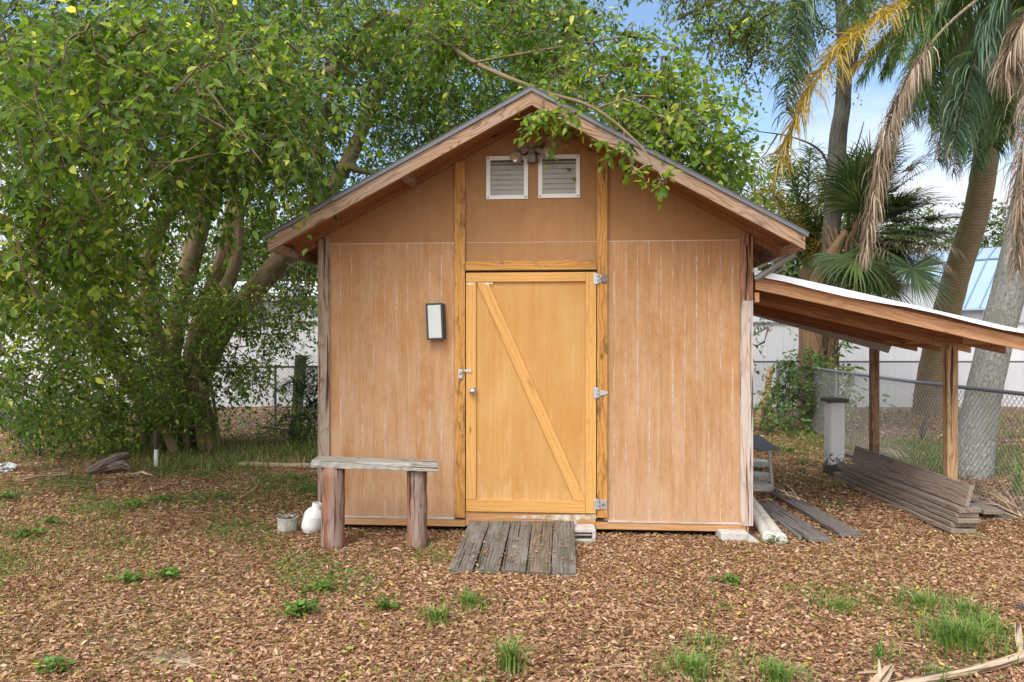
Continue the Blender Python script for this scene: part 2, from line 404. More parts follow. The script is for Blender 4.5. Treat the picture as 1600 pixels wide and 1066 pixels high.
M['boots'] = bark('palm_boot_bark', (.13, .075, .04), (.30, .19, .11), (.46, .33, .22), (3, 16, 1), .6)

# ------------------------------------------------------------------ world, sun, camera
SUN_EL, SUN_AZ = R(52), R(180+28)     # azimuth measured from +Y clockwise: behind the camera, to the left
wd = bpy.data.worlds.new('World'); bpy.context.scene.world = wd; wd.use_nodes = True
nt = wd.node_tree; nt.nodes.clear()
o_ = nt.nodes.new('ShaderNodeOutputWorld'); bg = nt.nodes.new('ShaderNodeBackground')
sky = nt.nodes.new('ShaderNodeTexSky'); sky.sky_type = 'NISHITA'; sky.sun_disc = False
sky.sun_elevation = SUN_EL; sky.sun_rotation = SUN_AZ; sky.air_density = 1.0; sky.dust_density = .6; sky.ozone_density = 1.6
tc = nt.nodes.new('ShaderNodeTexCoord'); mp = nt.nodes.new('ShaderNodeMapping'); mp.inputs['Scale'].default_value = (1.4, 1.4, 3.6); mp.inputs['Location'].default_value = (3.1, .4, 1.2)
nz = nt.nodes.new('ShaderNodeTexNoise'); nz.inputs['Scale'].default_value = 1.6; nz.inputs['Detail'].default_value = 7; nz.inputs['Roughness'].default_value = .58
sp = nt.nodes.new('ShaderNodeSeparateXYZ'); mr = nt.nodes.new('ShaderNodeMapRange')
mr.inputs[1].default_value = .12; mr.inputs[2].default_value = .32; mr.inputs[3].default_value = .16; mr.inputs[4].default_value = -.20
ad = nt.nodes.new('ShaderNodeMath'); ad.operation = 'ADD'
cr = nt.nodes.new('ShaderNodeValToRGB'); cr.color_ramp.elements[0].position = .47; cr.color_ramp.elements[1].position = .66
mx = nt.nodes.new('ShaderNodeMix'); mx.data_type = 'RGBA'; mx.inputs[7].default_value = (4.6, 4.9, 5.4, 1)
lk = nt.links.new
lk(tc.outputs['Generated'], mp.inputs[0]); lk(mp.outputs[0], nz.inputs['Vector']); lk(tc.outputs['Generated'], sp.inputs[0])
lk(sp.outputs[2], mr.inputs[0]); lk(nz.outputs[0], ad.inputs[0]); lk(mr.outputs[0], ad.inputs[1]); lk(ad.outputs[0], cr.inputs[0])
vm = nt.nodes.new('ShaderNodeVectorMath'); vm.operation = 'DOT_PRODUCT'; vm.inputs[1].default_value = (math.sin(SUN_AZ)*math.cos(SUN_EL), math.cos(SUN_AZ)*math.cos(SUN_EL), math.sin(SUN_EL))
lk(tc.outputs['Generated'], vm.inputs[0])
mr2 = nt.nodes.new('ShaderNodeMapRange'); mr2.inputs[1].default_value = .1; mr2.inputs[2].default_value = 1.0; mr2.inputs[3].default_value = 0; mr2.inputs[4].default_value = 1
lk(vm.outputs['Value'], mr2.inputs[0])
cc_ = nt.nodes.new('ShaderNodeMix'); cc_.data_type = 'RGBA'; cc_.inputs[6].default_value = (4.3, 4.5, 4.8, 1); cc_.inputs[7].default_value = (13, 12.6, 12.0, 1)  # clouds out of view, toward the sun, brightened to add ambient fill
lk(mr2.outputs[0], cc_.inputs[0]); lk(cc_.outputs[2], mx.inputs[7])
ad2 = nt.nodes.new('ShaderNodeMath'); ad2.operation = 'MULTIPLY_ADD'; ad2.inputs[1].default_value = .45  # extra cloud cover on the sun side, added for the same fill
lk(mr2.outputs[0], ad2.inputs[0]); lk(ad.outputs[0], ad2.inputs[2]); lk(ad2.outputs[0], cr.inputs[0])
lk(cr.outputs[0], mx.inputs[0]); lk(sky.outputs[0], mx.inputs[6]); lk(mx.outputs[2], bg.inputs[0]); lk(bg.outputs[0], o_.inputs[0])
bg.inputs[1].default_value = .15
sl = bpy.data.lights.new('sun', 'SUN'); sl.energy = 1.5; sl.angle = R(22); sl.color = (1, .96, .90)
so = bpy.data.objects.new('sun', sl); C.objects.link(so)
sd = Vector((math.sin(SUN_AZ)*math.cos(SUN_EL), math.cos(SUN_AZ)*math.cos(SUN_EL), math.sin(SUN_EL)))
so.rotation_euler = sd.to_track_quat('Z', 'Y').to_euler(); so.location = sd*30
cd = bpy.data.cameras.new('camera'); cam = bpy.data.objects.new('camera', cd); C.objects.link(cam)
cam.location = (0, 0, CZ); cam.rotation_euler = (R(90), 0, 0); cd.sensor_width = 36; cd.lens = F/1600*36; cd.clip_end = 600; cd.clip_start = .05
sc = bpy.context.scene; sc.camera = cam; sc.render.resolution_x = 1024; sc.render.resolution_y = 682
sc.view_settings.view_transform = 'Standard'; sc.view_settings.look = 'None'; sc.view_settings.gamma = 1; sc.view_settings.exposure = .66
sc.render.engine = 'CYCLES'; sc.cycles.max_bounces = 8; sc.cycles.diffuse_bounces = 4; sc.cycles.transmission_bounces = 4

# ------------------------------------------------------------------ ground
def gnoise(X, Y):
    return (.018*np.sin(X*1.3+.6)*np.cos(Y*1.1+.3)+.012*np.sin(X*3.1+Y*1.7)+.008*np.sin(X*5.7-Y*4.3))
def gmask(X, Y):    # flatten round the shed
    u = X*CT-(Y-D)*ST; v = X*ST+(Y-D)*CT
    d = np.maximum(np.maximum(-2.3-u, u-2.6), np.maximum(-1.3-v, v-3.0))
    return np.clip(d/1.2, 0.15, 1)
def gz(X, Y): return gnoise(X, Y)*gmask(X, Y)
def ground():
    xs = np.concatenate([np.linspace(-260, -22, 12)[:-1], np.linspace(-22, 22, 260), np.linspace(22, 260, 12)[1:]])
    ys = np.concatenate([np.linspace(-60, 0, 6)[:-1], np.linspace(0, 22, 150), np.linspace(22, 420, 16)[1:]])
    X, Y = np.meshgrid(xs, ys); Z = gz(X, Y); nx, ny = len(xs), len(ys)
    me = bpy.data.meshes.new('ground')
    vs = np.stack([X, Y, Z], -1).reshape(-1, 3)
    fs = [(j*nx+i, j*nx+i+1, (j+1)*nx+i+1, (j+1)*nx+i) for j in range(ny-1) for i in range(nx-1)]
    me.from_pydata(vs.tolist(), [], fs); me.polygons.foreach_set('use_smooth', [True]*len(fs))
    t = NT('leaf_strewn_soil'); p = t.geo()
    vr = t.n('TexVoronoi', {}, Vector=t.scaled(p, (1, 1.5, 1)), Scale=26.0, Randomness=1.0)
    cs = t.n('SeparateColor', {}, i0=vr.outputs['Color'])
    col = t.ramp(cs.outputs[0], [(0, (.10, .05, .028)), (.4, (.26, .14, .08)), (.75, (.42, .25, .155)), (1, (.55, .37, .25))])
    col = t.mix(t.ramp(vr.outputs['Distance'], [(.3, 0), (.75, .8)]), col, (.05, .03, .02))
    soil = t.mix(t.noise(p, 30, 5, .7), (.26, .22, .185), (.50, .45, .40))
    sm = t.ramp(t.noise(p, .9, 5, .65, .2), [(.60, 0), (.68, .9)])
    col = t.mix(sm, col, soil)
    gm = t.ramp(t.noise(p, .55, 5, .7), [(.52, 0), (.66, .65)])
    col = t.mix(gm, col, t.mix(t.noise(p, 14, 4, .7), (.05, .07, .018), (.17, .18, .06)))
    me.materials.append(t.pbr(col, .95, t.math('ADD', vr.outputs['Distance'], t.noise(p, 60, 3)), .6, .02, .1))
    o = bpy.data.objects.new('ground', me); C.objects.link(o); o['kind'] = 'structure'
ground()

def in_shed(x, y, m=0.02):
    u = x*CT-(y-D)*ST; v = x*ST+(y-D)*CT
    return (u > -1.73+m) & (u < 2.08-m) & (v > m) & (v < 2.45)
BARE = [(gr(255, 1025), .30, .16), (gr(170, 1000), .3, .10), (gr(620, 862), .35, .14), (gr(590, 842), .5, .10), (gr(1300, 830), .40, .5), (gr(1430, 1045), .4, .06), (gr(1250, 1050), .3, .05), (gr(330,915), .3, .04)]
def litter():
    chunks = []
    def field(N, x0, x1, y0, y1, s0, s1, tpl):
        y = np.sqrt(RNG.uniform(y0*y0, y1*y1, N)) if y0 > 0 else RNG.uniform(y0, y1, N)
        hw = .72*y+.4
        x = RNG.uniform(-1, 1, N)*hw
        keep = (x > x0) & (x < x1) & ~in_shed(x, y)
        for c, r_, k in BARE:
            d2 = ((x-c.x)**2+((y-c.y)*1.2)**2)/(r_*r_); keep &= ~((d2 < 1) & (RNG.random(N) > .25+.5*d2))
        # thin litter where the grass stands (back left strip, back right)
        g = (y > 9.6) & (y < 12.6) & (x < -3.0); keep &= ~(g & (RNG.random(N) < .6))
        g = (y > 9.8) & (x > 4.9); keep &= ~(g & (RNG.random(N) < .55))
        x, y = x[keep], y[keep]; n = len(x)
        z = gz(x, y)+RNG.uniform(.002, .018, n)
        a = RNG.uniform(0, 2*np.pi, n)
        d = np.stack([np.cos(a), np.sin(a), RNG.normal(0, .28, n)], -1)
        nr = np.stack([RNG.normal(0, .5, n), RNG.normal(0, .5, n), np.ones(n)], -1)
        sz = s0+(s1-s0)*RNG.random(n)**1.7*1.15
        v, tf, k, n = inst(tpl, np.stack([x, y, z], -1), d, nr, sz, sz*RNG.uniform(.20, .36, n), sz*RNG.uniform(.05, .42, n))
        pn = .5+.5*np.sin(x*1.7+1)*np.sin(y*2.1+2)
        rnd = np.clip(RNG.beta(1.6, 1.9, n)*.86+.04*pn, 0, .93)
        yl = RNG.random(n) < .03; rnd[yl] = RNG.uniform(.95, 1, yl.sum())
        chunks.append((v, tf, k, n, rnd))
    field(235000, -9, 9, 3.0, 7.4, .016, .043, CURL)
    field(110000, -12, 12, 7.2, 13.0, .026, .056, CURL)
    field(22000, -16, 16, 12.6, 19.0, .07, .11, LEAF4)
    n = 170; tt = RNG.random(n)**.6; x = RNG.uniform(-.42, .50, n); y = 6.44-tt*.90; z = .158-tt*.098+.004; a = RNG.uniform(0, 6.28, n); sz = RNG.uniform(.018, .042, n)
    v, tf, k, n = inst(CURL, np.stack([x, y, z], -1), np.stack([np.cos(a), np.sin(a), RNG.normal(0, .15, n)], -1), np.stack([RNG.normal(0, .3, n), RNG.normal(0, .3, n), np.ones(n)], -1), sz, sz*.26, sz*.2); rr = RNG.beta(1.6, 1.9, n)*.86; rr[:9] = .99; chunks.append((v, tf, k, n, rr))
    n = 4200; y = RNG.uniform(3.2, 12, n); x = RNG.uniform(-1, 1, n)*(.72*y+.4); k_ = ~in_shed(x, y); x, y = x[k_], y[k_]; n = len(x); a = RNG.uniform(0, 6.28, n)
    v, tf, k, n = inst(TWIG, np.stack([x, y, gz(x, y)+.018], -1), np.stack([np.cos(a), np.sin(a), RNG.normal(0, .06, n)], -1), np.tile([0, 0, 1.], (n, 1)), RNG.uniform(.04, .22, n), .0022, .0022); chunks.append((v, tf, k, n, RNG.uniform(.1, .92, n)))
    m = leafmat('dry_leaf', [(0, (.14, .078, .050)), (.25, (.33, .185, .112)), (.5, (.51, .305, .175)), (.75, (.66, .47, .32)), (.92, (.80, .63, .48)), (.96, (.62, .54, .10)), (1, (.32, .46, .06))], .3, .6, .25, 1.2)
    o = np_mesh('leaf_litter', chunks, m, loc=(0, 8, 0)); tag(o, 'carpet of dry brown leaves over the yard', 'leaf litter', kind='stuff')
litter()

# ------------------------------------------------------------------ the shed
SH = empty('shed', (0, D, 0), 'plywood garden shed with gable roof and diagonal braced door', 'shed', rz=-TH)
U0, U1 = fw(500, 600)[0], fw(1175, 600)[0]
ZS = fw(800, 379)[1]; ZB = fw(800, 811)[1]; DEP = 2.44
e_ = .53
ua, za = fw(831, 166, -e_); ul, zl = fw(421, 394, -e_); ur, zr = fw(1256, 391, -e_)
def roofz(u):      # underside line of the barge boards
    return za-(ua-u)*(za-zl)/(ua-ul) if u < ua else za-(u-ua)*(za-zr)/(ur-ua)
T1, T2 = fw(711, 500)[0], fw(727.5, 500)[0]; T3, T4 = fw(932.5, 500)[0], fw(949, 500)[0]
# panels (butted, 3 mm joints)
def panel(name, u0, u1, z0, z1, mat, v=0.0, th=.016):
    m = MB()
    if z1 is None:
        top = [(u1, roofz(u1)+.09)]
        if u0 < ua < u1: top.append((ua, za+.09))
        top.append((u0, roofz(u0)+.09)); poly = [(u0, z0), (u1, z0)]+top
        m.prism(poly, v, v+th)
    else: m.prism([(u0, z0), (u1, z0), (u1, z1), (u0, z1)], v, v+th)
    return m.build(name, mat, SH)
CL, CR = fw(516, 600)[0], fw(1156, 600)[0]
panel('wall_panel', CL-.02, T1+.03, ZB, ZS, M['wall'])
panel('wall_panel', T4-.03, CR+.02, ZB, ZS, M['wall'])
panel('gable_panel', U0+.03, T1+.03, ZS+.008, None, M['gable'])
panel('gable_panel', T4-.03, U1-.02, ZS+.008, None, M['gable'])
ZH0, ZH1 = fw(830, 423)[1], fw(830, 408)[1]
panel('gable_panel', T1+.034, T4-.034, ZS+.004, None, M['gable'])
panel('wall_panel', T1+.034, T4-.034, ZH0, ZS, M['gable'])
seamp = plain('seam_paint', (.60, .45, .33), .6, .3, 60)
for q0, q1 in ((U0+.05, T1), (T4, CR), (T2, T3)):
    m = MB(); m.box((q0, -.002, ZS-.001), (q1, .004, ZS+(.003 if q0 == T2 else .006)), 'x'); m.build('seam_flashing', seamp, SH)
# other walls (sides, back)
m = MB(); m.box((U0+.02, .03, .1), (U0+.036, DEP, roofz(U0)+.07)); m.build('side_wall', M['wall'], SH)
m = MB(); m.box((U1-.036, .03, .1), (U1-.02, DEP, roofz(U1)+.07)); m.build('side_wall', M['wall'], SH)
m = MB(); m.prism([(U0+.04, .1), (U1-.04, .1), (U1-.04, roofz(U1)+.05), (ua, za+.05), (U0+.04, roofz(U0)+.05)], DEP-.02, DEP); m.build('back_wall', M['wall'], SH)
m = MB(); m.box((U0+.05, .04, .07), (U1-.05, DEP-.03, .13), 'x'); m.build('floor', M['darkplank'], SH)
dz0t = fw(830, 800)[1]
# bands at the bottom
zb0 = fw(800, 824)[1]
for q0, q1 in ((U0+.02, T2), (T4-.1, CR+.05)):
    m = MB(); m.box((q0, -.012, zb0), (q1, .03, ZB-.012), 'x'); m.build('floor_band', M['band'], SH, bevel=.003)
m = MB(); m.box((T2+.002, -.014, zb0+.01), (T4-.102, .03, dz0t-.006), 'x'); m.build('threshold', M['band'], SH, bevel=.003)
for q0, q1 in ((CL-.03, T1-.002), (T4+.002, CR+.02)):
    m = MB(); m.box((q0, -.02, ZB-.011), (q1, .028, ZB+.004), 'x'); m.build('sill_strip', M['cornerlight'], SH, bevel=.002)
p_ = [fw(x, y, -.016) for x, y in ((800, 806), (932, 803), (932, 811), (911, 813), (911, 828), (898, 828), (896, 815), (860, 812), (805, 810))]
m = MB(); m.prism([q for q in reversed(p_)], -.0172, -.0145); m.build('paint_patch', plain('peeling_white_paint', (.62, .56, .46), .75, .2, 30, dirt=(.42, .26, .13), dirtamt=.45), SH)
# corner boards
zc = roofz(U0)+.06
m = MB(); m.box((U0, -.022, ZB-.03), (CL, -.001, zc-.02)); m.build('corner_board', M['cornerdark'], SH, bevel=.003)
m = MB(); m.box((U0-.018, -.01, ZB-.05), (U0-.001, .10, zc-.02)); m.build('corner_board', M['cornerdark'], SH, bevel=.003)
zc2 = fw(1165, 470)[1]
for q in (((CR, -.024, ZB-.02), (U1-.012, -.001, zc2)), ((U1-.011, -.026, ZB-.02), (U1+.004, .09, zc2))):
    m = MB(); m.box(*q); m.build('corner_board', M['cornerlight'], SH, bevel=.003)
for q in (((CR, -.024, zc2+.001), (U1-.012, -.001, roofz(U1)+.05)), ((U1-.011, -.026, zc2+.001), (U1+.004, .09, roofz(U1)+.03))):
    m = MB(); m.box(*q); m.build('corner_board', M['cornerred'], SH, bevel=.003)
a, b = fw(1160, 385), fw(1173, 450); m = MB(); m.tube([(a[0]+.03, -.026, a[1]), (a[0]+.035, -.027, (a[1]+b[1])/2), (a[0]+.025, -.026, b[1])], [.024, .026, .006], 6, flat=.2); m.build('burnt_streak', plain('charred_stain', (.02, .016, .014), .9), SH)
m = MB(); m.box((CR+.055, -.012, .035), (U1-.03, .06, ZB-.022)); m.build('skid_end', M['postw'], SH, bevel=.003)
# door trims
for (q0, q1) in ((T1, T2), (T3, T4)):
    m = MB(); zt = roofz((q0+q1)/2)+.04; m.box((q0, -.034, fw(q0*176+800, 808)[1]), (q1, -.001, zt)); m.build('door_post', M['trim'], SH, bevel=.004)
m = MB(); m.box((T2+.002, -.030, ZH0+.004), (T3-.002, -.001, ZH1), 'x'); m.build('door_header', M['trim'], SH, bevel=.003)
m = MB(); m.box((T2, .004, ZB), (T3, .012, ZH0+.01)); m.build('door_recess', M['black'], SH)
# door
d0, d1 = T2+.008, T3-.006; dz0, dz1 = fw(830, 800)[1], fw(830, 426)[1]
m = MB(); m.prism([(d0, dz0), (d1, dz0), (d1, dz1), (d0, dz1)], -.012, .0); DOOR = m.build('door', M['door'], SH)
st = .092
m = MB(); m.box((d0, -.034, dz1-st*.9), (d1-st-.002, -.0125, dz1-.002), 'x'); m.build('door_rail', M['doortrim'], DOOR, bevel=.003)
m = MB(); m.box((d0, -.034, dz0+.002), (d1-st-.002, -.0125, dz0+st*1.15), 'x'); m.build('door_rail', M['doortrim'], DOOR, bevel=.003)
m = MB(); m.box((d0, -.034, dz0+st*1.15+.003), (d0+st*.97, -.0125, dz1-st*.9-.004), 'z'); m.build('door_stile', M['doortrim'], DOOR, bevel=.003)
m = MB(); m.box((d1-st, -.034, dz0+.002), (d1-.001, -.0125, dz1-.002), 'z'); m.build('door_stile', M['doortrim'], DOOR, bevel=.003)
pa, pb = fw(757, 447), fw(905, 779)
ax, az = pa; bx_, bz = pb; dv = Vector((bx_-ax, 0, bz-az)).normalized(); sdv = Vector((dv.z, 0, -dv.x))
ztop, zbot = dz1-st*.9-.004, dz0+st*1.15+.003
m = MB(); P = []
hw = .046
for sgn, zz_ in ((-1, ztop), (1, ztop), (1, zbot), (-1, zbot)):
    q = Vector((ax, 0, az))+sdv*hw*sgn; tt = (zz_-q.z)/dv.z; P.append((q.x+dv.x*tt, zz_))
P = sorted(P[:2])+sorted(P[2:], reverse=True)
n0 = len(m.v); m.prism(P, -.033, -.0125)
m.uv = [[((v[0]*dv.x*0+(m.v[i][0]*dv.x+m.v[i][2]*dv.z)), (m.v[i][0]*dv.z-m.v[i][2]*dv.x)+m.v[i][1]) for i in f] for f, v in ((f, (0,)) for f in m.f)]
m.build('door_brace', M['doortrim'], DOOR, bevel=.003)
# paint chips at the brace top
a = fw(735, 444); m = MB()
for (cx, wd_) in ((a[0]+.0, .075), (fw(763, 444)[0], .085)):
    pts = [(cx-wd_/2, ztop-.003), (cx+wd_/2, ztop-.003), (cx+wd_*.45, ztop-.018), (cx+wd_*.2, ztop-.013), (cx, ztop-.026), (cx-wd_*.3, ztop-.014)]
    m.prism(list(reversed(pts)), -.0345, -.0335)
m.build('filler_patch', plain('chipped_paint', (.68, .60, .50), .7, .15), DOOR)
# nails
m = MB()
def nail(u, z, v=-.0345, r=.0032): m.lathe((u, v, z), [(0, -.0006), (r, -.0006), (r, .002)], 6, (0, 1, 0))
for k in range(11): nail(d0+.05+k*.098+random.uniform(-.01, .01), dz1-.045+random.uniform(-.006, .006))
for k in range(9):
    t_ = (k+.5)/9; nail(ax+(bx_-ax)*t_+random.uniform(-.01, .01), az+(bz-az)*t_)
for k in range(8): nail(d0+.05+random.uniform(-.01, .01), dz0+.2+k*.24); nail(d1-.05+random.uniform(-.01, .01), dz0+.2+k*.24)
for q in (T1, T3):
    for k in range(11): nail(q+.05+random.uniform(-.02, .02), ZB+.1+k*.24, -.0346)
m.build('nail_heads', plain('rusty_nails', (.09, .045, .03), .7), DOOR)
# hinges, hasp, knob
def hinge(px, py, kind):
    u, z = fw(px, py, -.03); m = MB()
    m.box((u-.05, -.040, z-.048), (u-.012, -.0345, z+.048))
    for k in (-.03, 0, .03): m.tube([(u-.006, -.045, z+k-.012), (u-.006, -.045, z+k+.012)], .010, 8)
    if kind == 't':
        m.prism([(u-.002, z-.03), (u+.075, z-.010), (u+.075, z+.010), (u-.002, z+.03)], -.041, -.0355)
    elif kind == 's': m.box((u+.002, -.041, z-.04), (u+.062, -.0355, z+.04))
    else: m.box((u+.002, -.041, z-.03), (u+.03, -.0355, z+.03)); 
    for k in (-.03, .03): m.lathe((u-.03, -.0400, z+k), [(0, -.003), (.006, -.003), (.007, .001)], 8, (0, 1, 0))
    o = m.build('hinge', M['steel'], DOOR, bevel=.002)
    if kind in ('d', 's'):
        k = MB(); rr = .036 if kind == 'd' else .014
        k.lathe((u+.045 if kind == 'd' else u+.03, -.040, z), [(0, -.008), (rr*.9, -.008), (rr, -.004), (rr, .002)], 18, (0, 1, 0)); k.build('hinge_bolt', M['rust'], SH, smooth=False)
hinge(936, 436, 'd'); hinge(936, 614, 't'); hinge(937, 788, 's')
u, z = fw(727, 580, -.03); m = MB()
m.box((u-.012, -.044, z-.012), (u+.058, -.036, z+.012)); m.box((u-.06, -.044, z-.065), (u-.022, -.036, z+.015)); m.tube([(u-.042, -.045, z-.03), (u-.042, -.06, z-.01), (u-.02, -.06, z), (u-.0, -.046, z)], .006, 6)
m.build('hasp', M['steel'], DOOR, bevel=.002)
u, z = fw(739, 611, -.03)
m = MB(); m.lathe((u, -.034, z), [(0, -.062), (.018, -.060), (.028, -.050), (.030, -.038), (.024, -.026), (.013, -.018), (.013, -.008), (.033, -.006), (.034, .0)], 28, (0, 1, 0)); m.build('door_knob', M['knob'], DOOR, smooth=True)
# vents
def vent(x0, y0, x1, y1):
    (a, zt), (b, zb) = fw(x0, y0), fw(x1, y1); f = .035
    m = MB()
    for q in (((a, -.012, zt-f), (b, -.0005, zt)), ((a, -.012, zb), (b, -.0005, zb+f)), ((a, -.0122, zb+f), (a+f, -.0005, zt-f)), ((b-f, -.0122, zb+f), (b, -.0005, zt-f))): m.box(*q, 'x')
    o = m.build('vent', M['whitepl'], SH)
    m = MB(); m.box((a+f, -.003, zb+f), (b-f, -.001, zt-f)); m.build('vent_opening', plain('vent_dark', (.10, .10, .095), .8), o)
    m = MB(); m2 = MB(); n = 7; hh = (zt-zb-2*f)/n
    for k in range(n):
        z0 = zb+f+k*hh
        if k == n-1:
            m.board((a+f, -.009, z0+hh*.35), (b-f, -.009, z0+hh*.35), .003, hh*.6, (0, .8, 1)); continue
        m.board((a+f, -.008, z0+hh*.55), (b-f, -.008, z0+hh*.55), .002, hh*.82, (0, .12, 1))
        m2.box((a+f, -.0125, z0+hh*.02), (b-f, -.0105, z0+hh*.11), 'x')
    m.build('louvres', M['louvre'], o); m2.build('louvre_lips', M['conc'], o)
    m = MB()
    for uu in (a+.017, b-.017):
        for zz in (zb+.017, zt-.017): m.lathe((uu, -.0125, zz), [(0, -.003), (.007, -.003), (.008, .001)], 8, (0, 1, 0))
    m.build('screws', M['rust'], o)
vent(760, 245, 825, 311); vent(841, 243, 906, 309)
# flood light
u, z = fw(831, 246, -.03)
m = MB(); m.box((u-.038, -.075, z-.05), (u+.034, -.001, z+.02)); m.box((u-.03, -.06, z+.02), (u+.026, -.004, z+.105))
FL = m.build('flood_light', M['flood'], SH, bevel=.006)
for sx, tip in ((-1, Vector((-.32, -.55, -.62))), (1, Vector((.35, -.75, -.30)))):
    m = MB(); b0 = Vector((u+sx*.02, -.05, z+.075)); b1 = Vector((u+sx*.095, -.085, z+.03))
    m.tube([b0, b1], [.022, .026], 10); tip.normalize(); c = b1+Vector((sx*.012, -.01, -.005))
    m.lathe(c, [(0, -.01), (.026, -.01), (.032, .02), (.052, .055), (.056, .075), (.050, .078)], 24, tip)
    hd = m.build('lamp_head', M['flood'], FL, smooth=True)
    m = MB(); m.lathe(c, [(.050, .076), (.040, .062), (.018, .045), (0, .045)], 24, tip); m.build('reflector', M['floodglass'], hd, smooth=True)
# wall lamp (tilted)
(x0, z1_), (x1, z0_) = fw(668, 474, -.05), fw(692, 531, -.05); cx, cz = (x0+x1)/2, (z0_+z1_)/2; w_, h_ = .150, .325
tl = R(2.5)
def rot(p): x, y, z = p; x -= cx; z -= cz; return (cx+x*math.cos(tl)+z*math.sin(tl)*-1, y, cz+x*math.sin(tl)*-1*-1+z*math.cos(tl))
m = MB(); m.box((cx-w_/2+.012, -.05, cz-h_/2+.01), (cx+w_/2+.012, -.001, cz+h_/2-.01))
fr = .016
for q in (((cx-w_/2, -.085, cz-h_/2), (cx+w_/2, -.05, cz-h_/2+fr)), ((cx-w_/2, -.085, cz+h_/2-fr), (cx+w_/2, -.05, cz+h_/2)),
          ((cx-w_/2, -.0853, cz-h_/2+fr), (cx-w_/2+fr, -.05, cz+h_/2-fr)), ((cx+w_/2-fr, -.0853, cz-h_/2+fr), (cx+w_/2, -.05, cz+h_/2-fr))): m.box(*q)
m.v = [rot(p) for p in m.v]; WL = m.build('wall_lamp', M['lampframe'], SH, bevel=.003)
m = MB(); m.box((cx-w_/2+fr, -.080, cz-h_/2+fr), (cx+w_/2-fr, -.051, cz+h_/2-fr)); m.v = [rot(p) for p in m.v]; m.build('lamp_glass', M['lampglass'], WL, bevel=.004)
# roof: deck, shingles, barge boards, fascia, soffit rafters
sl_ = (za-zl)/(ua-ul); nz_ = math.hypot(1, sl_)
bh = .096*nz_            # vertical height of the barge boards
VR = DEP+.18
def slope_slab(name, mat, z_lo, z_hi, v0, v1, ext=0.0, mitre=True):
    out = []
    for side in (-1, 1):
        ue = (ul-ext) if side < 0 else (ur+ext)
        poly = [(ue, roofz(ue)+z_lo), (ua, za+z_lo), (ua, za+z_hi), (ue, roofz(ue)+z_hi)]
        if side > 0: poly = poly[::-1]
        m = MB(); m.prism(poly, v0, v1)
        # grain along the slope
        m.uv = [[(m.v[i][0]*1.14+side*3, m.v[i][2]-side*0-(roofz(m.v[i][0]))+m.v[i][1]*.9) for i in f] for f in m.f]
        out.append(m.build(name, mat, SH)); 
    return out
slope_slab('barge_board', M['barge'], 0, bh, -e_-.038, -e_)
slope_slab('roof_deck', M['soffit'], bh-.018, bh-.002, -e_+.001, VR)
m_ = slope_slab('drip_edge', M['drip'], bh, bh+.028, -e_-.055, VR+.02, .02)
slope_slab('shingle_layer', M['shingle'], bh+.029, bh+.045, -e_-.05, VR+.015, .03)
slope_slab('wall_rafter', M['soffit'], .040, bh-.019, -.045, -.003)
slope_slab('back_barge_board', M['barge'], 0, bh, VR-.03, VR-.001)
for side, ue in ((-1, ul), (1, ur)):
    m = MB(); uu = ue+.02 if side < 0 else ue-.02
    m.box((uu-.019, -e_+.002, roofz(ue)-.0+.004), (uu+.019, VR-.04, roofz(ue)+bh-.03), 'y'); m.build('eave_fascia', M['barge'], SH)
# side overhang soffit: short rafter tails
for side, ue, uw in ((-1, ul, U0), (1, ur, U1)):
    for v in (.02, .62, 1.23, 1.84, DEP-.05):
        m = MB(); a_ = ue+.03*(-side); c0, c1 = sorted((a_, uw-side*.0+(.015*side)))
        m.prism([(c0, roofz(c0)+.0), (c1, roofz(c1)+.0), (c1, roofz(c1)+bh-.02), (c0, roofz(c0)+bh-.02)], v, v+.038); m.build('rafter_tail', M['soffit'], SH)
# lookout on the left gable
uq, zq = fw(640, 290, -.25); m = MB(); m.board((uq-.02, -e_+.004, roofz(uq)+.06), (uq+.0, -.046, roofz(uq)+.06), .04, .088, n=1); m.build('lookout', M['barge'], SH)

# ------------------------------------------------------------------ lean-to
LT = empty('lean_to', W(3.2, 1.2, 0), 'open lean-to roof on wooden posts along right side of shed', 'lean-to', rz=-TH)
def ll(m, name, mat, bevel=0.0, parent=None):   # shed-local builder -> lean-to child
    m.v = [W(*p) for p in m.v]; return m.build(name, mat, parent or LT, world=(parent is None), bevel=bevel)
def lz(u, v=0): return 2.255-.236*(u-2.12)+.004*math.sin((u-2.1)*2.6)
UE = 4.50
for i, v in enumerate((.0, .60, 1.2, 1.8, 2.36)):
    m = MB(); n = 10; us = [2.105+(UE-2.105)*k/n for k in range(n+1)]
    m.prism([(q, lz(q)-.112) for q in us]+[(q, lz(q)-.003) for q in us[::-1]], v, v+.038)
    m.uv = [[(m.v[j][0]+i*2.3, m.v[j][2]-lz(m.v[j][0])+m.v[j][1]+i) for j in f] for f in m.f]
    ll(m, 'rafter', M[('lean', 'leandark', 'lean', 'soffit', 'leandark')[i]])
m = MB(); n = 8
for k in range(n):
    a_, b_ = 2.11+(UE+.02-2.11)*k/n, 2.11+(UE+.02-2.11)*(k+1)/n-.004
    m.prism([(a_, lz(a_)), (b_, lz(b_)), (b_, lz(b_)+.012), (a_, lz(a_)+.012)], -.03, 2.45)
    m.uv[-6:] = [[(m.v[j][1]+k*1.7, m.v[j][0]) for j in f] for f in m.f[-6:]]
ll(m, 'roof_decking', M['deck'])
tin = plain('white_tin', (.74, .75, .77), .35, .05, 5, .2, dirt=(.55, .54, .52), dirtamt=.1)
m = MB()   # corrugated tin sheet with real waves
nu, nv_ = 26, 150; vs = []
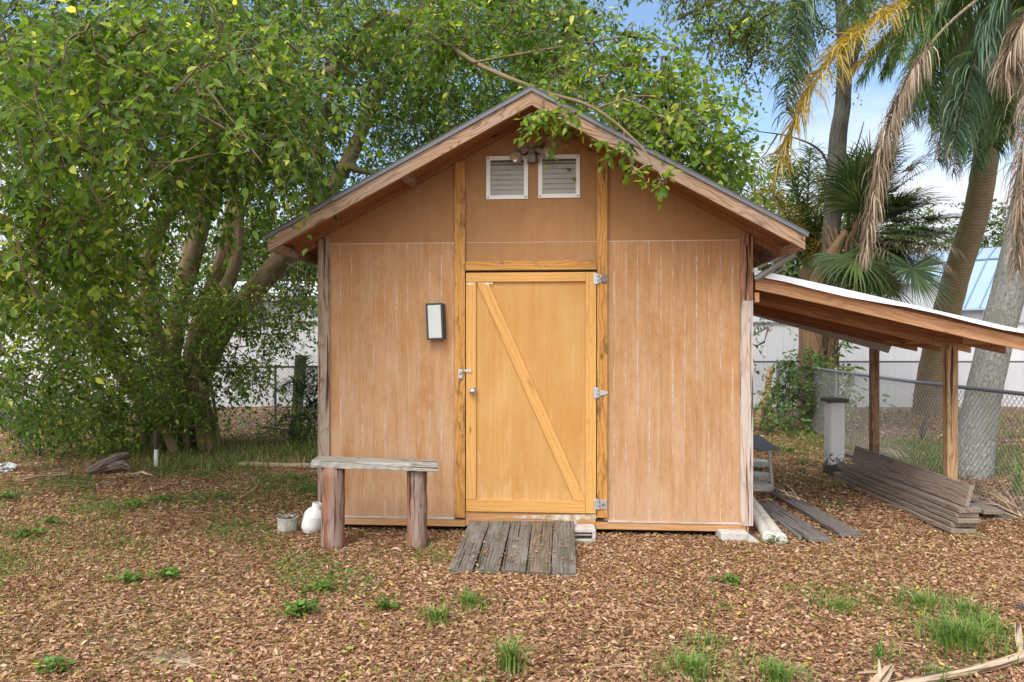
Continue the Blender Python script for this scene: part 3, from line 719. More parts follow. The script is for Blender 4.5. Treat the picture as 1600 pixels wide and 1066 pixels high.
for j in range(nv_+1):
    v = -.09+(2.62+.09)*j/nv_
    for i in range(nu+1):
        u_ = 2.06+(UE+.09-2.06)*i/nu
        vs.append((u_, v, lz(u_)+.028+.009*math.sin(v*2*math.pi/.076)))
fs = [(j*(nu+1)+i, j*(nu+1)+i+1, (j+1)*(nu+1)+i+1, (j+1)*(nu+1)+i) for j in range(nv_) for i in range(nu)]
m.add(vs, fs, [[(0, 0)]*4 for _ in fs]); ll(m, 'tin_roof', tin)
m = MB(); n = 10    # folded front edge of the tin
for k in range(n):
    a_, b_ = 2.075+(UE+.08-2.075)*k/n, 2.075+(UE+.08-2.075)*(k+1)/n
    dr = lambda u_: .066-.020*(u_-2.1)+.012*math.sin(u_*5)
    z0 = lambda u_: lz(u_)+.045
    for (va, za_, vb, zb_) in ((-.092, 0, -.088, 1),):
        m.add([(a_, -.098, z0(a_)-dr(a_)), (b_, -.098, z0(b_)-dr(b_)), (b_, -.09, z0(b_)), (a_, -.09, z0(a_)),
               (a_, -.094, z0(a_)-dr(a_)), (b_, -.094, z0(b_)-dr(b_)), (b_, -.05, z0(b_)+.004), (a_, -.05, z0(a_)+.004)],
              [(0, 1, 2, 3), (5, 4, 7, 6), (3, 2, 6, 7), (1, 0, 4, 5)], [[(0, 0)]*4]*4)
ll(m, 'tin_edge', tin)
m = MB()   # loose corrugated sheet hanging behind the last rafter
pt = [fw(1150, 474, 2.5), fw(1395, 533, 2.5)]; pb2 = [fw(1150, 486, 2.55), fw(1388, 552, 2.55)]
vs, fs = [], []; n = 60
for i in range(n+1):
    t_ = i/n
    for k, (p, v) in enumerate(((pt, 2.47), (pb2, 2.55))):
        vs.append((p[0][0]+(p[1][0]-p[0][0])*t_, v+.004*math.sin(i*1.2), p[0][1]+(p[1][1]-p[0][1])*t_))
for i in range(n): fs.append((2*i, 2*i+2, 2*i+3, 2*i+1))
m.add(vs, fs, [[(0, 0)]*4 for _ in fs]); ll(m, 'loose_sheet', plain('dull_tin', (.42, .42, .41), .5, .15, 15, .3))
def lpost(px, Y, w, mat):
    X = (px-800)/F*Y; p = L((X, Y, 0)); zt = lz(p.x)-.114
    m = MB(); m.box((p.x-w/2, p.y-w/2, -.05), (p.x+w/2, p.y+w/2, zt+.0)); ll(m, 'post', mat, .006); return p
pn = lpost(1485, 7.2, .098, M['postw']); pf = lpost(1366, 9.0, .09, M['postdark'])
for k, (v0, v1) in enumerate(((.040, .598), (.640, 1.198), (1.24, 1.798), (1.84, 2.358))):
    m = MB(); m.box((4.12, v0, lz(4.12)-.110), (4.158, v1, lz(4.158)-.006), 'y'); ll(m, 'blocking', M['lean'])
m = MB(); m.box((2.10, -.0, lz(2.12)-.22), (2.138, 2.4, lz(2.12)-.137), 'y'); ll(m, 'ledger', M['lean'])
# two metal pipes by the eave
for (p0, p1, r_, v) in (((1180, 437), (1238, 398), .026, -.12), ((1186, 442), (1228, 417), .012, .02)):
    a_, b_ = fw(*p0, v), fw(*p1, v)
    m = MB(); m.tube([W(a_[0], v, a_[1]), W(b_[0], v-.05, b_[1])], r_, 12, cap=False)
    if r_ > .02:
        m.tube([W(a_[0], v, a_[1]), W(b_[0], v-.05, b_[1])], r_*.8, 12, cap=False)
    o = m.build('metal_pipe', M['pipe'], loc=W(a_[0], v, a_[1]))
    tag(o, 'thick grey pipe slanting up from lean-to to shed eave' if r_ > .02 else 'thin grey rod behind the thick pipe at shed eave', 'pipe')

# ------------------------------------------------------------------ ramp, bench, small things by the front
RP = empty('ramp', gr(800, 870), 'weathered grey ramp of five planks below the yellow door', 'ramp')
tops = [(733, 810), (766, 810), (799, 810), (832, 811), (864, 812), (898, 812)]; bots = [(700, 893), (739, 894), (783, 893), (822, 896), (861, 898), (901, 898)]
for k in range(5):
    zt = .13
    def tp(px, py): Y = D*.975; p = at(px, py, 1); return Vector(((px-800)/F*6.50, 6.50, .135))
    a_ = (tp(*tops[k])+tp(*tops[k+1]))/2; b_ = (gr(*bots[k], .022)+gr(*bots[k+1], .022))/2
    wt = (tp(*tops[k+1])-tp(*tops[k])).length-.012
    m = MB(); m.board(a_+Vector((0, 0, .0)), b_, (wt+.209)/2-.015, .036, n=14, jit=.0018, endj=.008)
    m.build('plank', M['ramp2'] if k == 3 else M['ramp'], RP, world=True, bevel=.004)
m = MB(); m.board((-.30, 6.46, .085), (.52, 6.40, .085), .09, .06); m.build('support_beam', M['darkplank'], RP, world=True)

BN = empty('bench', gr(585, 860), 'rustic bench with grey plank seat on two log legs', 'bench')
m = MB()
a_, b_ = Vector(((491-800)/F*6.26, 6.26, .70)), Vector(((684-800)/F*6.2, 6.2, .675))
m.board(a_, b_, .24, .060, n=22, jit=.006, endj=.03); m.build('seat', M['seat'], BN, world=True, bevel=.008)
for (px, py, wpx) in ((520, 858, 36), (652, 858, 31)):
    Y = 6.22; X = (px-800)/F*Y; r_ = wpx/F*Y/2; zt = .665 if px < 600 else .642
    m = MB(); pts = [(X+random.uniform(-.004, .004), Y, z) for z in np.linspace(-.05, zt, 9)]
    m.tube(pts, [r_*q for q in (1.03, 1.03, 1.0, 1.0, .99, 1.0, .98, 1.0, 1.0)], 22, jit=.03); m.build('leg', M['log'], BN, world=True, smooth=True)

def thing_mesh(m, name, mat, loc, label, cat, **k):
    g = k.pop('group', None); o = m.build(name, mat, loc=loc, **k); return tag(o, label, cat, g)
# propane tank
c = gr(484, 834); T = empty('gas_cylinder', c, 'small white gas cylinder leaning beside left bench leg', 'gas cylinder')
ax_ = Vector((.25, .05, 1)).normalized(); m = MB()
m.lathe(c+Vector((0, 0, .012)), [(0, .0), (.068, .0), (.070, .02), (.082, .03), (.088, .06), (.088, .145), (.0885, .148), (.088, .151), (.082, .175), (.064, .205), (.034, .222), (0, .226)], 28, ax_); m.build('tank_body', M['white'], T, world=True, smooth=True)
m = MB(); m.lathe(c+ax_*.225, [(.042, .0), (.045, .05), (.040, .052), (.037, .0)], 20, ax_); m.build('collar', M['white'], T, world=True)
m = MB(); m.tube([c+ax_*.22, c+ax_*.275], .012, 10); m.tube([c+ax_*.26-Vector((.03, 0, 0)), c+ax_*.26+Vector((.03, 0, 0))], .008, 8); m.build('valve', M['steel'], T, world=True)
# small pot
c = gr(449, 831); T = empty('bucket', c, 'small white pot full of dead leaves left of gas cylinder', 'pot')
m = MB(); m.lathe(c, [(0, .002), (.078, .002), (.084, .03), (.088, .125), (.092, .128), (.086, .130), (.083, .10), (0, .10)], 26); m.build('pot_body', plain('old_white_paint', (.60, .60, .55), .6, .1, 10, dirt=(.30, .28, .20), dirtamt=.3), T, world=True, smooth=True)
n = 40; a0 = RNG.uniform(0, 6.28, n); rr = RNG.uniform(0, .07, n)
v, tf, k, n = inst(CURL, np.stack([c.x+np.cos(a0)*rr, c.y+np.sin(a0)*rr, np.full(n, .105)+RNG.uniform(0, .03, n)], -1), np.stack([np.cos(a0*3), np.sin(a0*3), RNG.normal(0, .3, n)], -1), np.tile([0, 0.1, 1.], (n, 1)), .06, .018, .02)
np_mesh('dead_leaves', [(v, tf, k, n, RNG.uniform(0, .8, n))], plain('pot_leaves', (.30, .27, .24), .8, .3), parent=T)
# concrete blocks
def hollow_block(c, rz, name_label):
    T = MB(); w, d, h = .39, .19, .19
    return T
c = gr(906, 849); m = MB()
zt = .115
m.box((c.x-.10, c.y-.0, .0), (c.x+.135, c.y+.19, .028), 'x'); m.box((c.x-.10, c.y-.0, zt-.026), (c.x+.135, c.y+.19, zt), 'x')
m.box((c.x-.10, c.y+.001, .029), (c.x-.072, c.y+.189, zt-.027)); m.box((c.x+.105, c.y+.001, .029), (c.x+.134, c.y+.189, zt-.027)); m.box((c.x-.07, c.y+.02, .058), (c.x+.104, c.y+.16, .072), 'x')
thing_mesh(m, 'concrete_block', M['conc'], c, 'hollow concrete block at right side of the plank ramp', 'block', bevel=.004)
c = gr(1148, 847); m = MB(); m.board((c.x-.115, c.y+.10, .035), (c.x+.115, c.y+.10, .035), .2, .085, n=4, jit=.003); thing_mesh(m, 'concrete_paver', M['conc'], c, 'flat concrete paver under right front corner of shed', 'block', bevel=.006)
c = gr(1178, 849); m = MB(); m.prism([(c.x-.05, .0), (c.x+.07, .0), (c.x-.01, .055), (c.x-.045, .07)], c.y-.01, c.y+.09); thing_mesh(m, 'concrete_fragment', M['conc'], c, 'broken concrete wedge beside the corner paver', 'block', bevel=.004)
for (px, py, lab) in ((545, 838, 'grey'),):
    pass
# pvc pipes
for i, (p1, p0, lab) in enumerate((((1202, 850), (1176, 811), 'left one of two white plastic pipes beside shed corner'), ((1221, 853), (1191, 813), 'right one of two white plastic pipes beside shed corner'))):
    r_ = .048; a_, b_ = gr(*p1), gr(*p0); dd = (b_-a_).normalized(); b_ = a_+dd*(1.45+.1*i); a_.z = b_.z = r_; 
    T = empty('plastic_pipe', a_, lab, 'pipe', 'white plastic pipes')
    m = MB(); m.tube([a_+dd*.05, b_], r_, 24, cap=True); m.build('pipe_body', M['pvc'], T, world=True, smooth=False, bevel=0)
    m = MB(); m.lathe(a_+dd*.075, [(r_+.0005, 0), (r_+.004, 0), (r_+.004, .065), (r_*.82, .078), (r_*.80, .070), (0, .072)], 24, -dd); m.build('end_cap', M['pvccap'], T, world=True)
# metal rod
a_, b_ = gr(1250, 845), gr(1178, 788); a_.z = b_.z = .03; m = MB(); m.tube([a_, b_+(b_-a_)*.1], .016, 8); thing_mesh(m, 'metal_rod', M['fence'], a_, 'long grey metal rod on ground between pipes and dark planks', 'pipe')
a_, b_ = gr(1207, 832), gr(1176, 808); a_.z = b_.z = .02; m = MB(); m.tube([a_+(b_-a_)*.2, b_+(b_-a_)*.4], .012, 8); thing_mesh(m, 'metal_rod', M['pipe'], a_, 'short dark rod lying between the two white pipes', 'pipe')
# two dark planks
for (p1, p0, lab) in (((1282, 851), (1195, 793), 'dark plank on ground just right of the white pipes'), ((1330, 843), (1218, 776), 'longer dark plank on ground furthest from the white pipes')):
    a_, b_ = gr(*p1), gr(*p0); a_.z = b_.z = .035; m = MB(); m.board(a_, b_, .19, .035, n=8, jit=.003, endj=.01); thing_mesh(m, 'dark_plank', M['darkplank'], a_, lab, 'plank', group='dark planks by the shed', bevel=.004)
# stack of boards
dd = (Vector((4.04, 9.25, 0))-Vector((3.98, 6.6, 0))).normalized(); sd_ = Vector((dd.y, -dd.x, 0))
z = .03; specs = [(0.0, 2.55, .22, -.03, .04), (.05, 2.6, .21, .0, .04), (-.02, 2.5, .20, .015, .036), (.03, 2.55, .20, .02, .04), (.0, 2.45, .20, .03, .04)]
labs = ['bottom', 'second', 'third', 'fourth', 'topmost flat']
for k, (off, ln, w, sh, h) in enumerate(specs):
    a_ = Vector((3.99, 6.62, 0))+dd*off+sd_*(sh)+Vector((0, 0, z)); m = MB(); m.board(a_, a_+dd*ln, w, h, n=12, jit=.003, endj=.012)
    thing_mesh(m, 'weathered_board', M['stack'], a_, '%s grey board in the pile under the lean-to' % labs[k], 'board', group='boards piled under the lean-to', bevel=.005); z += h+.006
a_ = Vector((4.035, 6.66, z+.075))+dd*.0; m = MB(); m.board(a_, a_+dd*2.35+Vector((0, 0, .02)), .036, .20, up=(.25, 0, 1), n=12, jit=.003, endj=.01)
thing_mesh(m, 'weathered_board', M['stack'], a_, 'wide board standing on edge on top of the pile', 'board', group='boards piled under the lean-to', bevel=.005)
# second pile to the right of the post
a0_ = Vector((4.62, 7.0, 0)); b0_ = Vector((4.60, 10.4, 0)); d2 = (b0_-a0_).normalized(); s2 = Vector((d2.y, -d2.x, 0))
for k, (sh, z, ln, w, off, lab, mt) in enumerate(((.0, .03, 2.4, .2, .1, 'lower black rotten board in second pile behind near post', 'darkplank'), (-.12, .10, 2.5, .19, .05, 'grey board on top of second pile behind near post', 'stack'), (.03, .085, 2.2, .2, .25, 'right hand board of second pile behind near post', 'darkplank'), (-.15, .165, 2.9, .16, .35, 'upper brown board leaning over second pile', 'stack'))):
    a_ = a0_+d2*off+s2*sh+Vector((0, 0, z)); m = MB(); m.board(a_, a_+d2*ln+Vector((0, 0, .05 if k == 3 else 0)), w, .04, n=10, jit=.004, endj=.02)
    thing_mesh(m, 'weathered_board', M[mt], a_, lab, 'board', group='boards piled behind the near post', bevel=.005)
# white column
c = gr(1309, 745); T = empty('white_pillar', c, 'short white painted pillar with dark cap behind board pile', 'pillar')
w = .098; t = NT('chipped_white_paint'); p = t.obj(); sp_ = t.n('SeparateXYZ', {}, Vector=p)
low = t.math('SUBTRACT', .34, sp_.outputs[2]); ch = t.ramp(t.math('ADD', t.noise(p, 16, 5, .65), t.math('MULTIPLY', low, .9)), [(.60, 0), (.63, 1)])
spk = t.ramp(t.noise(p, 45, 2, .6), [(.68, 0), (.72, 1)])
t.pbr(t.mix(spk, t.mix(ch, (.80, .80, .80), (.20, .20, .18)), (.3, .28, .26)), .75, ch, .3, .004)
m = MB(); m.box((c.x-w, c.y, .12), (c.x+w, c.y+2*w, .93)); m.build('shaft', t.m, T, world=True, bevel=.035, seg=4)
mossc = plain('mossy_concrete', (.085, .08, .062), .9, .3, 30, dirt=(.05, .065, .02), dirtamt=.3)
m = MB(); m.box((c.x-w-.004, c.y-.004, -.02), (c.x+w+.004, c.y+2*w+.004, .118)); m.build('plinth', mossc, T, world=True, bevel=.006)
m = MB(); m.prism([(c.x-w-.03, .932), (c.x+w+.035, .932), (c.x+w+.03, .975), (c.x+.02, .99), (c.x-w-.03, .98)], c.y-.035, c.y+2*w+.04); m.build('cap', mossc, T, world=True, bevel=.008)
# tan brick, rubble blocks, dark flap near the shed side
c = gr(1271, 741); m = MB(); m.box((c.x-.07, c.y, 0), (c.x+.07, c.y+.08, .06)); thing_mesh(m, 'brick', M['brick'], c, 'small tan brick on the leaves left of white pillar', 'brick', bevel=.004)
for i, (px, py, s_, z, lab) in enumerate(((1186, 768, .13, 0, 'lowest grey rubble stone by shed side'), (1189, 752, .12, .0, 'middle grey rubble stone by shed side'), (1185, 735, .12, .04, 'pale slab piece on top of the rubble by shed side'))):
    c = gr(px, py); m = MB(); m.board((c.x-s_, c.y, .05+z), (c.x+s_, c.y+.03, .05+z), .2, .085, n=4, jit=.012); thing_mesh(m, 'rubble_stone', M['conc'], c, lab, 'stone', bevel=.01, group='rubble by the shed side')
a_, b_ = Vector(at(1170, 682, 9.0)), Vector(at(1202, 704, 8.6)); cc = Vector(at(1207, 742, 8.5))
m = MB(); m.board(a_, b_, .28, .02, n=2); m.board(b_, Vector((cc.x, cc.y, .02)), .03, .02, up=(0, 1, 0)); thing_mesh(m, 'metal_stand', M['pipe'], Vector((b_.x, b_.y, 0)), 'dark metal flap on a leg sticking out behind shed side', 'stand')

# left yard things
c = gr(244, 731); T = empty('garden_stake', c, 'short stake with black top and white bottom near ficus tree', 'stake')
m = MB(); m.tube([c-Vector((0, 0, .05)), c+Vector((0, 0, .25))], .026, 12); m.build('white_sleeve', M['white'], T, world=True)
m = MB(); m.tube([c+Vector((0, 0, .25)), c+Vector((0, 0, .48)), c+Vector((0, 0, .50))], [.034, .036, .030], 12); m.build('black_grip', M['lampframe'], T, world=True)
c = gr(165, 740); m = MB()
m.tube([c+Vector((-.18, -.1, .03)), c+Vector((-.05, 0, .09)), c+Vector((.1, .12, .16)), c+Vector((.2, .2, .22))], [.07, .10, .085, .03], 9, jit=.25); m.tube([c+Vector((0, 0, .08)), c+Vector((.22, 0, .12)), c+Vector((.34, -.02, .06))], [.06, .05, .02], 8, jit=.25)
thing_mesh(m, 'rotten_log', M['drift'], c, 'dark rotten log chunk on leaves left of garden stake', 'log')
a_, b_ = gr(375, 725, .03), gr(520, 728, .03); m = MB(); m.board(a_, b_, .10, .045, n=8, jit=.003); thing_mesh(m, 'timber', M['palewood'], a_, 'long pale timber lying on ground left of shed corner', 'timber', bevel=.004)
m = MB(); a_ = gr(205, 742, .03); m.tube([a_, gr(222, 738, .05), gr(238, 743, .03)], [.012, .02, .01], 7, jit=.1); thing_mesh(m, 'white_stick', M['palewood'], a_, 'short whitish stick just below the garden stake', 'stick')
m = MB(); a_ = gr(375, 778, .02); m.tube([a_, gr(398, 764, .04), gr(405, 752, .02)], .008, 6); thing_mesh(m, 'thin_stick', M['palewood'], a_, 'thin bent twig on the leaves left of the white pot', 'stick')
m = MB(); a_ = gr(20, 752, .02); m.tube([a_, gr(60, 744, .04), gr(108, 741, .02)], .016, 6); thing_mesh(m, 'long_stick', M['palewood'], a_, 'long pale stick near left edge of the yard', 'stick')
m = MB(); c = gr(3, 737); 
for k in range(14):
    a1 = random.random()*6.28; m.board(c+Vector((math.cos(a1)*.05, math.sin(a1)*.05, .03+random.random()*.08)), c+Vector((math.cos(a1)*.16, math.sin(a1)*.14, .01+random.random()*.06)), .10, .004, up=(random.random()-.5, random.random()-.5, 1), n=3, jit=.012)
thing_mesh(m, 'plastic_bag', M['plastic'], c, 'crumpled white plastic bag at left edge of yard', 'bag')
m = MB(); a_ = gr(612, 858, .02); m.tube([a_, gr(620, 857, .03), gr(627, 861, .015)], [.008, .013, .004], 6); thing_mesh(m, 'bleached_twig', M['palewood'], a_, 'tiny bleached twig on sand between the bench legs', 'stick')
# bottom right branches
m = MB(); pts = [gr(x, y, .04) for x, y in ((1395, 1072), (1440, 1063), (1500, 1052), (1560, 1038), (1610, 1022), (1660, 1006))]; m.tube(pts, [.017, .020, .023, .025, .027, .03], 10, jit=.04)
thing_mesh(m, 'fallen_branch', M['palewood'], pts[0], 'long smooth tan branch at bottom right corner', 'branch', smooth=True)
m = MB(); pts = [gr(x, y, z) for x, y, z in ((1362, 1078, .03), (1378, 1058, .05), (1388, 1046, .06), (1394, 1040, .05))]; m.tube(pts, [.035, .03, .022, .012], 8, jit=.2, flat=.6); m.tube([gr(1375, 1062, .05), gr(1374, 1042, .08), gr(1373, 1030, .10)], [.012, .008, .003], 6)
m.tube([gr(1340, 1052, .02), gr(1372, 1050, .03)], [.006, .010], 6)
thing_mesh(m, 'dead_palm_base', M['palewood'], pts[0], 'dry split palm base left of the tan branch', 'palm base')
m = MB(); pts = [gr(1595, 1025, .03), gr(1592, 1000, .06), gr(1590, 975, .04)]; m.tube(pts, [.012, .02, .016], 7, flat=.5); thing_mesh(m, 'palm_strip', M['palewood'], pts[0], 'pale dried palm strip above the tan branch end', 'palm strip')
m = MB(); c = gr(1600, 955); m.board(c+Vector((-.02, 0, .02)), c+Vector((.12, .02, .02)), .09, .06, n=3, jit=.014); thing_mesh(m, 'stone', M['drift'], c, 'grey stone at the right edge of the yard', 'stone', bevel=.02)
# dried palm debris
def husk(px, py, n, ln, label):
    c = gr(px, py); T = MB()
    for k in range(n):
        a1 = random.uniform(-.9, .5)+2.4; d_ = Vector((math.cos(a1), math.sin(a1)*.6, random.uniform(.1, .7))).normalized()
        p = c+Vector((random.uniform(-.1, .1), random.uniform(-.05, .05), .02)); T.tube([p, p+d_*ln*.5, p+d_*ln*.9-Vector((0, 0, ln*.15))], [.014, .012, .002], 5, flat=.4)
    thing_mesh(T, 'palm_husk', M['palewood'], c, label, 'palm husk')
husk(1250, 788, 9, .35, 'bundle of dry palm strips between dark planks and brick'); husk(1412, 722, 14, .42, 'fan of dry palm husks behind the near lean-to post'); husk(1598, 812, 16, .5, 'heap of dry palm strips at end of second board pile')
husk(1240, 660, 8, .45, 'pale dry palm strips on ground near fence corner')

# ------------------------------------------------------------------ fences
def chain_fence(name, pts, label, posts, post_r=.024, h=1.2, step=.075, wire=.0013, railmat='fence', last=True):
    T = empty(name, pts[0], label, 'fence')
    for i in range(len(pts)-1):
        a_, b_ = Vector(pts[i]), Vector(pts[i+1]); ln = (b_-a_).length; d_ = (b_-a_)/ln
        m = MB(); m.tube([a_+Vector((0, 0, h)), b_+Vector((0, 0, h))], .021, 8); m.build('top_rail', M[railmat], T, world=True)
        P0, P1 = [], []
        hh = h-.04; s = -hh
        while s < ln:
            x0, x1, z0, z1 = s, s+hh, .03, .03+hh
            if x0 < 0: z0 += -x0; x0 = 0
            if x1 > ln: z1 -= x1-ln; x1 = ln
            if x1-x0 > .01:
                P0.append(a_+d_*x0+Vector((0, 0, z0))); P1.append(a_+d_*x1+Vector((0, 0, z1)))
                P0.append(b_-d_*x0+Vector((0, 0, z0))+Vector((0, .006, 0))); P1.append(b_-d_*x1+Vector((0, 0, z1))+Vector((0, .006, 0)))
            s += step
        P0 = np.array([tuple(p) for p in P0]); P1 = np.array([tuple(p) for p in P1]); dd_ = P1-P0
        v, tf, k, n = inst(TWIG, P0, dd_, np.tile([0, 1., .01], (len(P0), 1)), np.linalg.norm(dd_, axis=1), wire*2.2, wire*2.2)
        # TWIG tapers: add reversed copies for even thickness
        v2, tf2, k2, n2 = inst(TWIG, P1, -dd_, np.tile([0, 1., .01], (len(P0), 1)), np.linalg.norm(dd_, axis=1), wire*2.2, wire*2.2)
        np_mesh('wire_mesh', [(v, tf, k, n, np.zeros(n)), (v2, tf2, k2, n2, np.zeros(n))], M['wire'], parent=T)
        for k in posts[i]:
            p = a_+(b_-a_)*k; r_ = post_r*(1.9 if k == 0 and i == 0 else 1)
            m = MB(); m.tube([p-Vector((0, 0, .1)), p+Vector((0, 0, h+.03)), p+Vector((0, 0, h+.05))], [r_, r_, r_*.5], 10); m.build('post', M[railmat], T, world=True)
    return T
chain_fence('chain_link_fence', [(-15.5, 13.6, 0), (-1.5, 14.9, 0)], 'chain link fence behind the big ficus tree on the left', [(0, .2, .4, .6, .78, 1)], railmat='fencedark')
chain_fence('chain_link_fence', [(5.6, 18.2, 0), (17, 18.3, 0)], 'far chain link fence in front of white wall at right', [(0, .28, .52, .76, 1)], railmat='fencedark')
chain_fence('chain_link_fence', [(6.2, 17.6, 0), (5.36, 12.5, 0), (4.93, 9.3, 0), (4.81, 6.6, 0)], 'near chain link fence running from corner post towards the camera', [(0, 1), (), (1,)])
# wooden post on the left, logs at the corner
c = at(460, 650, 13.4); c.z = 0; m = MB(); m.board(c-Vector((0, 0, .1)), c+Vector((.12, 0, 1.45)), .17, .14, up=(0, 1, 0), n=6, jit=.006); thing_mesh(m, 'wooden_post', M['fencewood'], c, 'mossy leaning wooden post by the chain link fence', 'post', bevel=.01)
for (p0, p1, r_, lab) in (((1180, 655), (1205, 575), .075, 'thicker pale log leaning on the fence corner post'), ((1183, 640), (1216, 600), .05, 'thin dark log leaning on the fence corner post')):
    a_ = at(p0[0], p0[1], 14.5); a_.z = 0; b_ = at(p1[0], p1[1], 16.7); m = MB(); m.tube([a_, (a_+b_)/2+Vector((.05, 0, .05)), b_], [r_, r_*.9, r_*.8], 9, jit=.08); thing_mesh(m, 'leaning_log', M['postw'] if r_ > .06 else M['drift'], a_, lab, 'log')
# ------------------------------------------------------------------ neighbouring structures
def paneled(name, c0, c1, step):
    t = NT(name); p = t.geo(); s = t.n('SeparateXYZ', {}, Vector=p)
    g = t.math('PINGPONG', s.outputs[0], step/2); ln = t.ramp(g, [(.0, 1), (.014, 0)])
    nz = t.noise(t.scaled(p, (1.2, 1, .3)), 1.2, 5, .6)
    col = t.mix(t.math('MULTIPLY', ln, .35), t.mix(nz, c0, c1), tuple(x*.55 for x in c0))
    return t.pbr(col, .55, ln, .3, .01, .3)
wallw = paneled('white_vertical_siding', (.60, .61, .64), (.72, .73, .76), .41)
WL_ = empty('white_wall', (0, 19.4, 0), 'long white panelled wall across the back of the yard', 'wall')
m = MB(); m.box((-34, 19.4, .0), (30, 19.5, 2.16)); m.build('wall_panels', wallw, WL_, world=True)
m = MB(); m.box((-34, 19.34, 2.163), (30, 19.56, 2.2)); m.build('wall_cap', plain('cap_grey', (.32, .32, .33), .5), WL_, world=True)
NH = empty('neighbour_house', (-6, 22, 0), 'low white house behind the wall left of the shed', 'house')
m = MB(); m.box((-24, 22, 0), (0, 30, 2.84)); m.build('wall', paneled('house_siding', (.64, .65, .66), (.74, .75, .76), .3), NH, world=True)
m = MB(); m.box((-24.3, 21.6, 2.85), (.3, 21.72, 2.97)); m.build('gutter', plain('beige_gutter', (.58, .52, .44), .5), NH, world=True)
m = MB(); m.prism([(0, 0), (1, 0)], 0, 1) if False else None
m.add([(-24.4, 21.55, 2.98), (.4, 21.55, 2.98), (.4, 26, 3.75), (-24.4, 26, 3.75), (-24.4, 30.5, 2.98), (.4, 30.5, 2.98)], [(0, 1, 2, 3), (3, 2, 5, 4), (1, 5, 2), (0, 3, 4)], [[(0, 0)]*4, [(0, 0)]*4, [(0, 0)]*3, [(0, 0)]*3]); m.build('roof', plain('white_house_roof', (.70, .71, .73), .5), NH, world=True)
NB = empty('trailer_home', (8, 22, 0), 'pale trailer home above the wall between shed and palms', 'house')
m = MB(); m.box((2.5, 22, 0), (12.5, 27, 3.35)); m.build('wall', paneled('trailer_siding', (.50, .53, .56), (.60, .63, .66), .3), NB, world=True)
m = MB(); m.box((2.4, 21.8, 3.353), (12.6, 27.2, 3.45)); m.build('roof', plain('trailer_roof', (.36, .38, .40), .5), NB, world=True)
# blue metal roof barn
A = Vector((16.2, 26, 0)); e2 = Vector((.707, -.707, 0)); g2 = Vector((.707, .707, 0)); Ln = 9.0
BR = empty('blue_roof_barn', A-e2*4, 'white barn with light blue standing seam metal roof', 'barn')
t = NT('blue_metal_roof'); p = t.obj(); t.pbr(t.mix(t.noise(p, 1.2, 4), (.33, .46, .56), (.43, .56, .66)), .35, None, spec=.5, metal=.2); bm_ = t.m
def Bp(s, g, z): q = A-e2*s+g2*g; return (q.x, q.y, z)
m = MB()
rows = [(-.35, 2.82), (2.6, 4.72), (4.0, 5.32), (5.4, 4.72), (8.35, 2.82)]
for (g0, z0), (g1, z1) in zip(rows, rows[1:]):
    m.add([Bp(-.2, g0, z0), Bp(-.2, g1, z1), Bp(Ln, g1, z1), Bp(Ln, g0, z0), Bp(-.2, g0, z0-.06), Bp(-.2, g1, z1-.06), Bp(Ln, g1, z1-.06), Bp(Ln, g0, z0-.06)], [(0, 1, 2, 3), (7, 6, 5, 4), (0, 4, 5, 1), (3, 2, 6, 7), (0, 3, 7, 4)], [[(0, 0)]*4]*5)
m.build('roof', bm_, BR, world=True)
m = MB()
for s in np.arange(0, Ln, .45):
    for (g0, z0), (g1, z1) in zip(rows[:2], rows[1:3]): m.board(Bp(s, g0, z0+.02), Bp(s, g1, z1+.02), .03, .05)
m.board(Bp(-.2, 2.6, 4.75), Bp(Ln, 2.6, 4.75), .1, .05)
m.build('roof_seams', plain('seam_blue', (.14, .24, .36), .5), BR, world=True)
m = MB(); m.add([Bp(-.22, g, z) for g, z in rows]+[Bp(-.22, g, z-.28) for g, z in rows], [(i, i+1, i+6, i+5) for i in range(4)], [[(0, 0)]*4]*4); m.add([Bp(-.26, g, z) for g, z in rows]+[Bp(-.26, g, z-.28) for g, z in rows], [(i+1, i, i+5, i+6) for i in range(4)], [[(0, 0)]*4]*4); m.build('rake_trim', plain('rake_blue', (.08, .20, .36), .5), BR, world=True)
m = MB(); pp = [Bp(0, 0, 0), Bp(0, 8, 0), Bp(0, 8, 2.98), Bp(0, 5.4, 4.62), Bp(0, 4, 5.22), Bp(0, 2.6, 4.62), Bp(0, 0, 2.98)]; m.add(pp, [tuple(range(7))], [[(0, 0)]*7])
m.add([Bp(0, 0, 0), Bp(Ln, 0, 0), Bp(Ln, 0, 3.0), Bp(0, 0, 3.0)], [(0, 3, 2, 1)], [[(0, 0)]*4]); m.build('wall', paneled('barn_siding', (.66, .68, .70), (.74, .76, .78), .42), BR, world=True)

# ------------------------------------------------------------------ vegetation
FG = [(0, (.028, .062, .012)), (.3, (.068, .140, .018)), (.62, (.142, .242, .025)), (.85, (.26, .37, .038)), (.93, (.42, .50, .06)), (1, (.74, .72, .18))]
M['fleaf'] = leafmat('ficus_leaf', FG, .48, .42, .32, 1.9)
M['oleaf'] = leafmat('oak_leaf', [(0, (.06, .095, .016)), (.5, (.13, .20, .03)), (1, (.24, .31, .05))], .35, .45, .4, 1.7)
M['farleaf'] = leafmat('far_leaf', [(0, (.05, .09, .03)), (.5, (.11, .17, .05)), (1, (.22, .28, .09))], .35, .5, .3, 1.5)
M['shrub'] = leafmat('shrub_leaf', [(0, (.04, .085, .018)), (.5, (.09, .18, .03)), (1, (.19, .32, .06))], .35, .4, .4, 1.6)
M['grass'] = leafmat('grass_blade', [(0, (.06, .13, .025)), (.5, (.14, .27, .05)), (.85, (.25, .38, .09)), (1, (.42, .40, .17))], .35, .5, .3, 1.4)
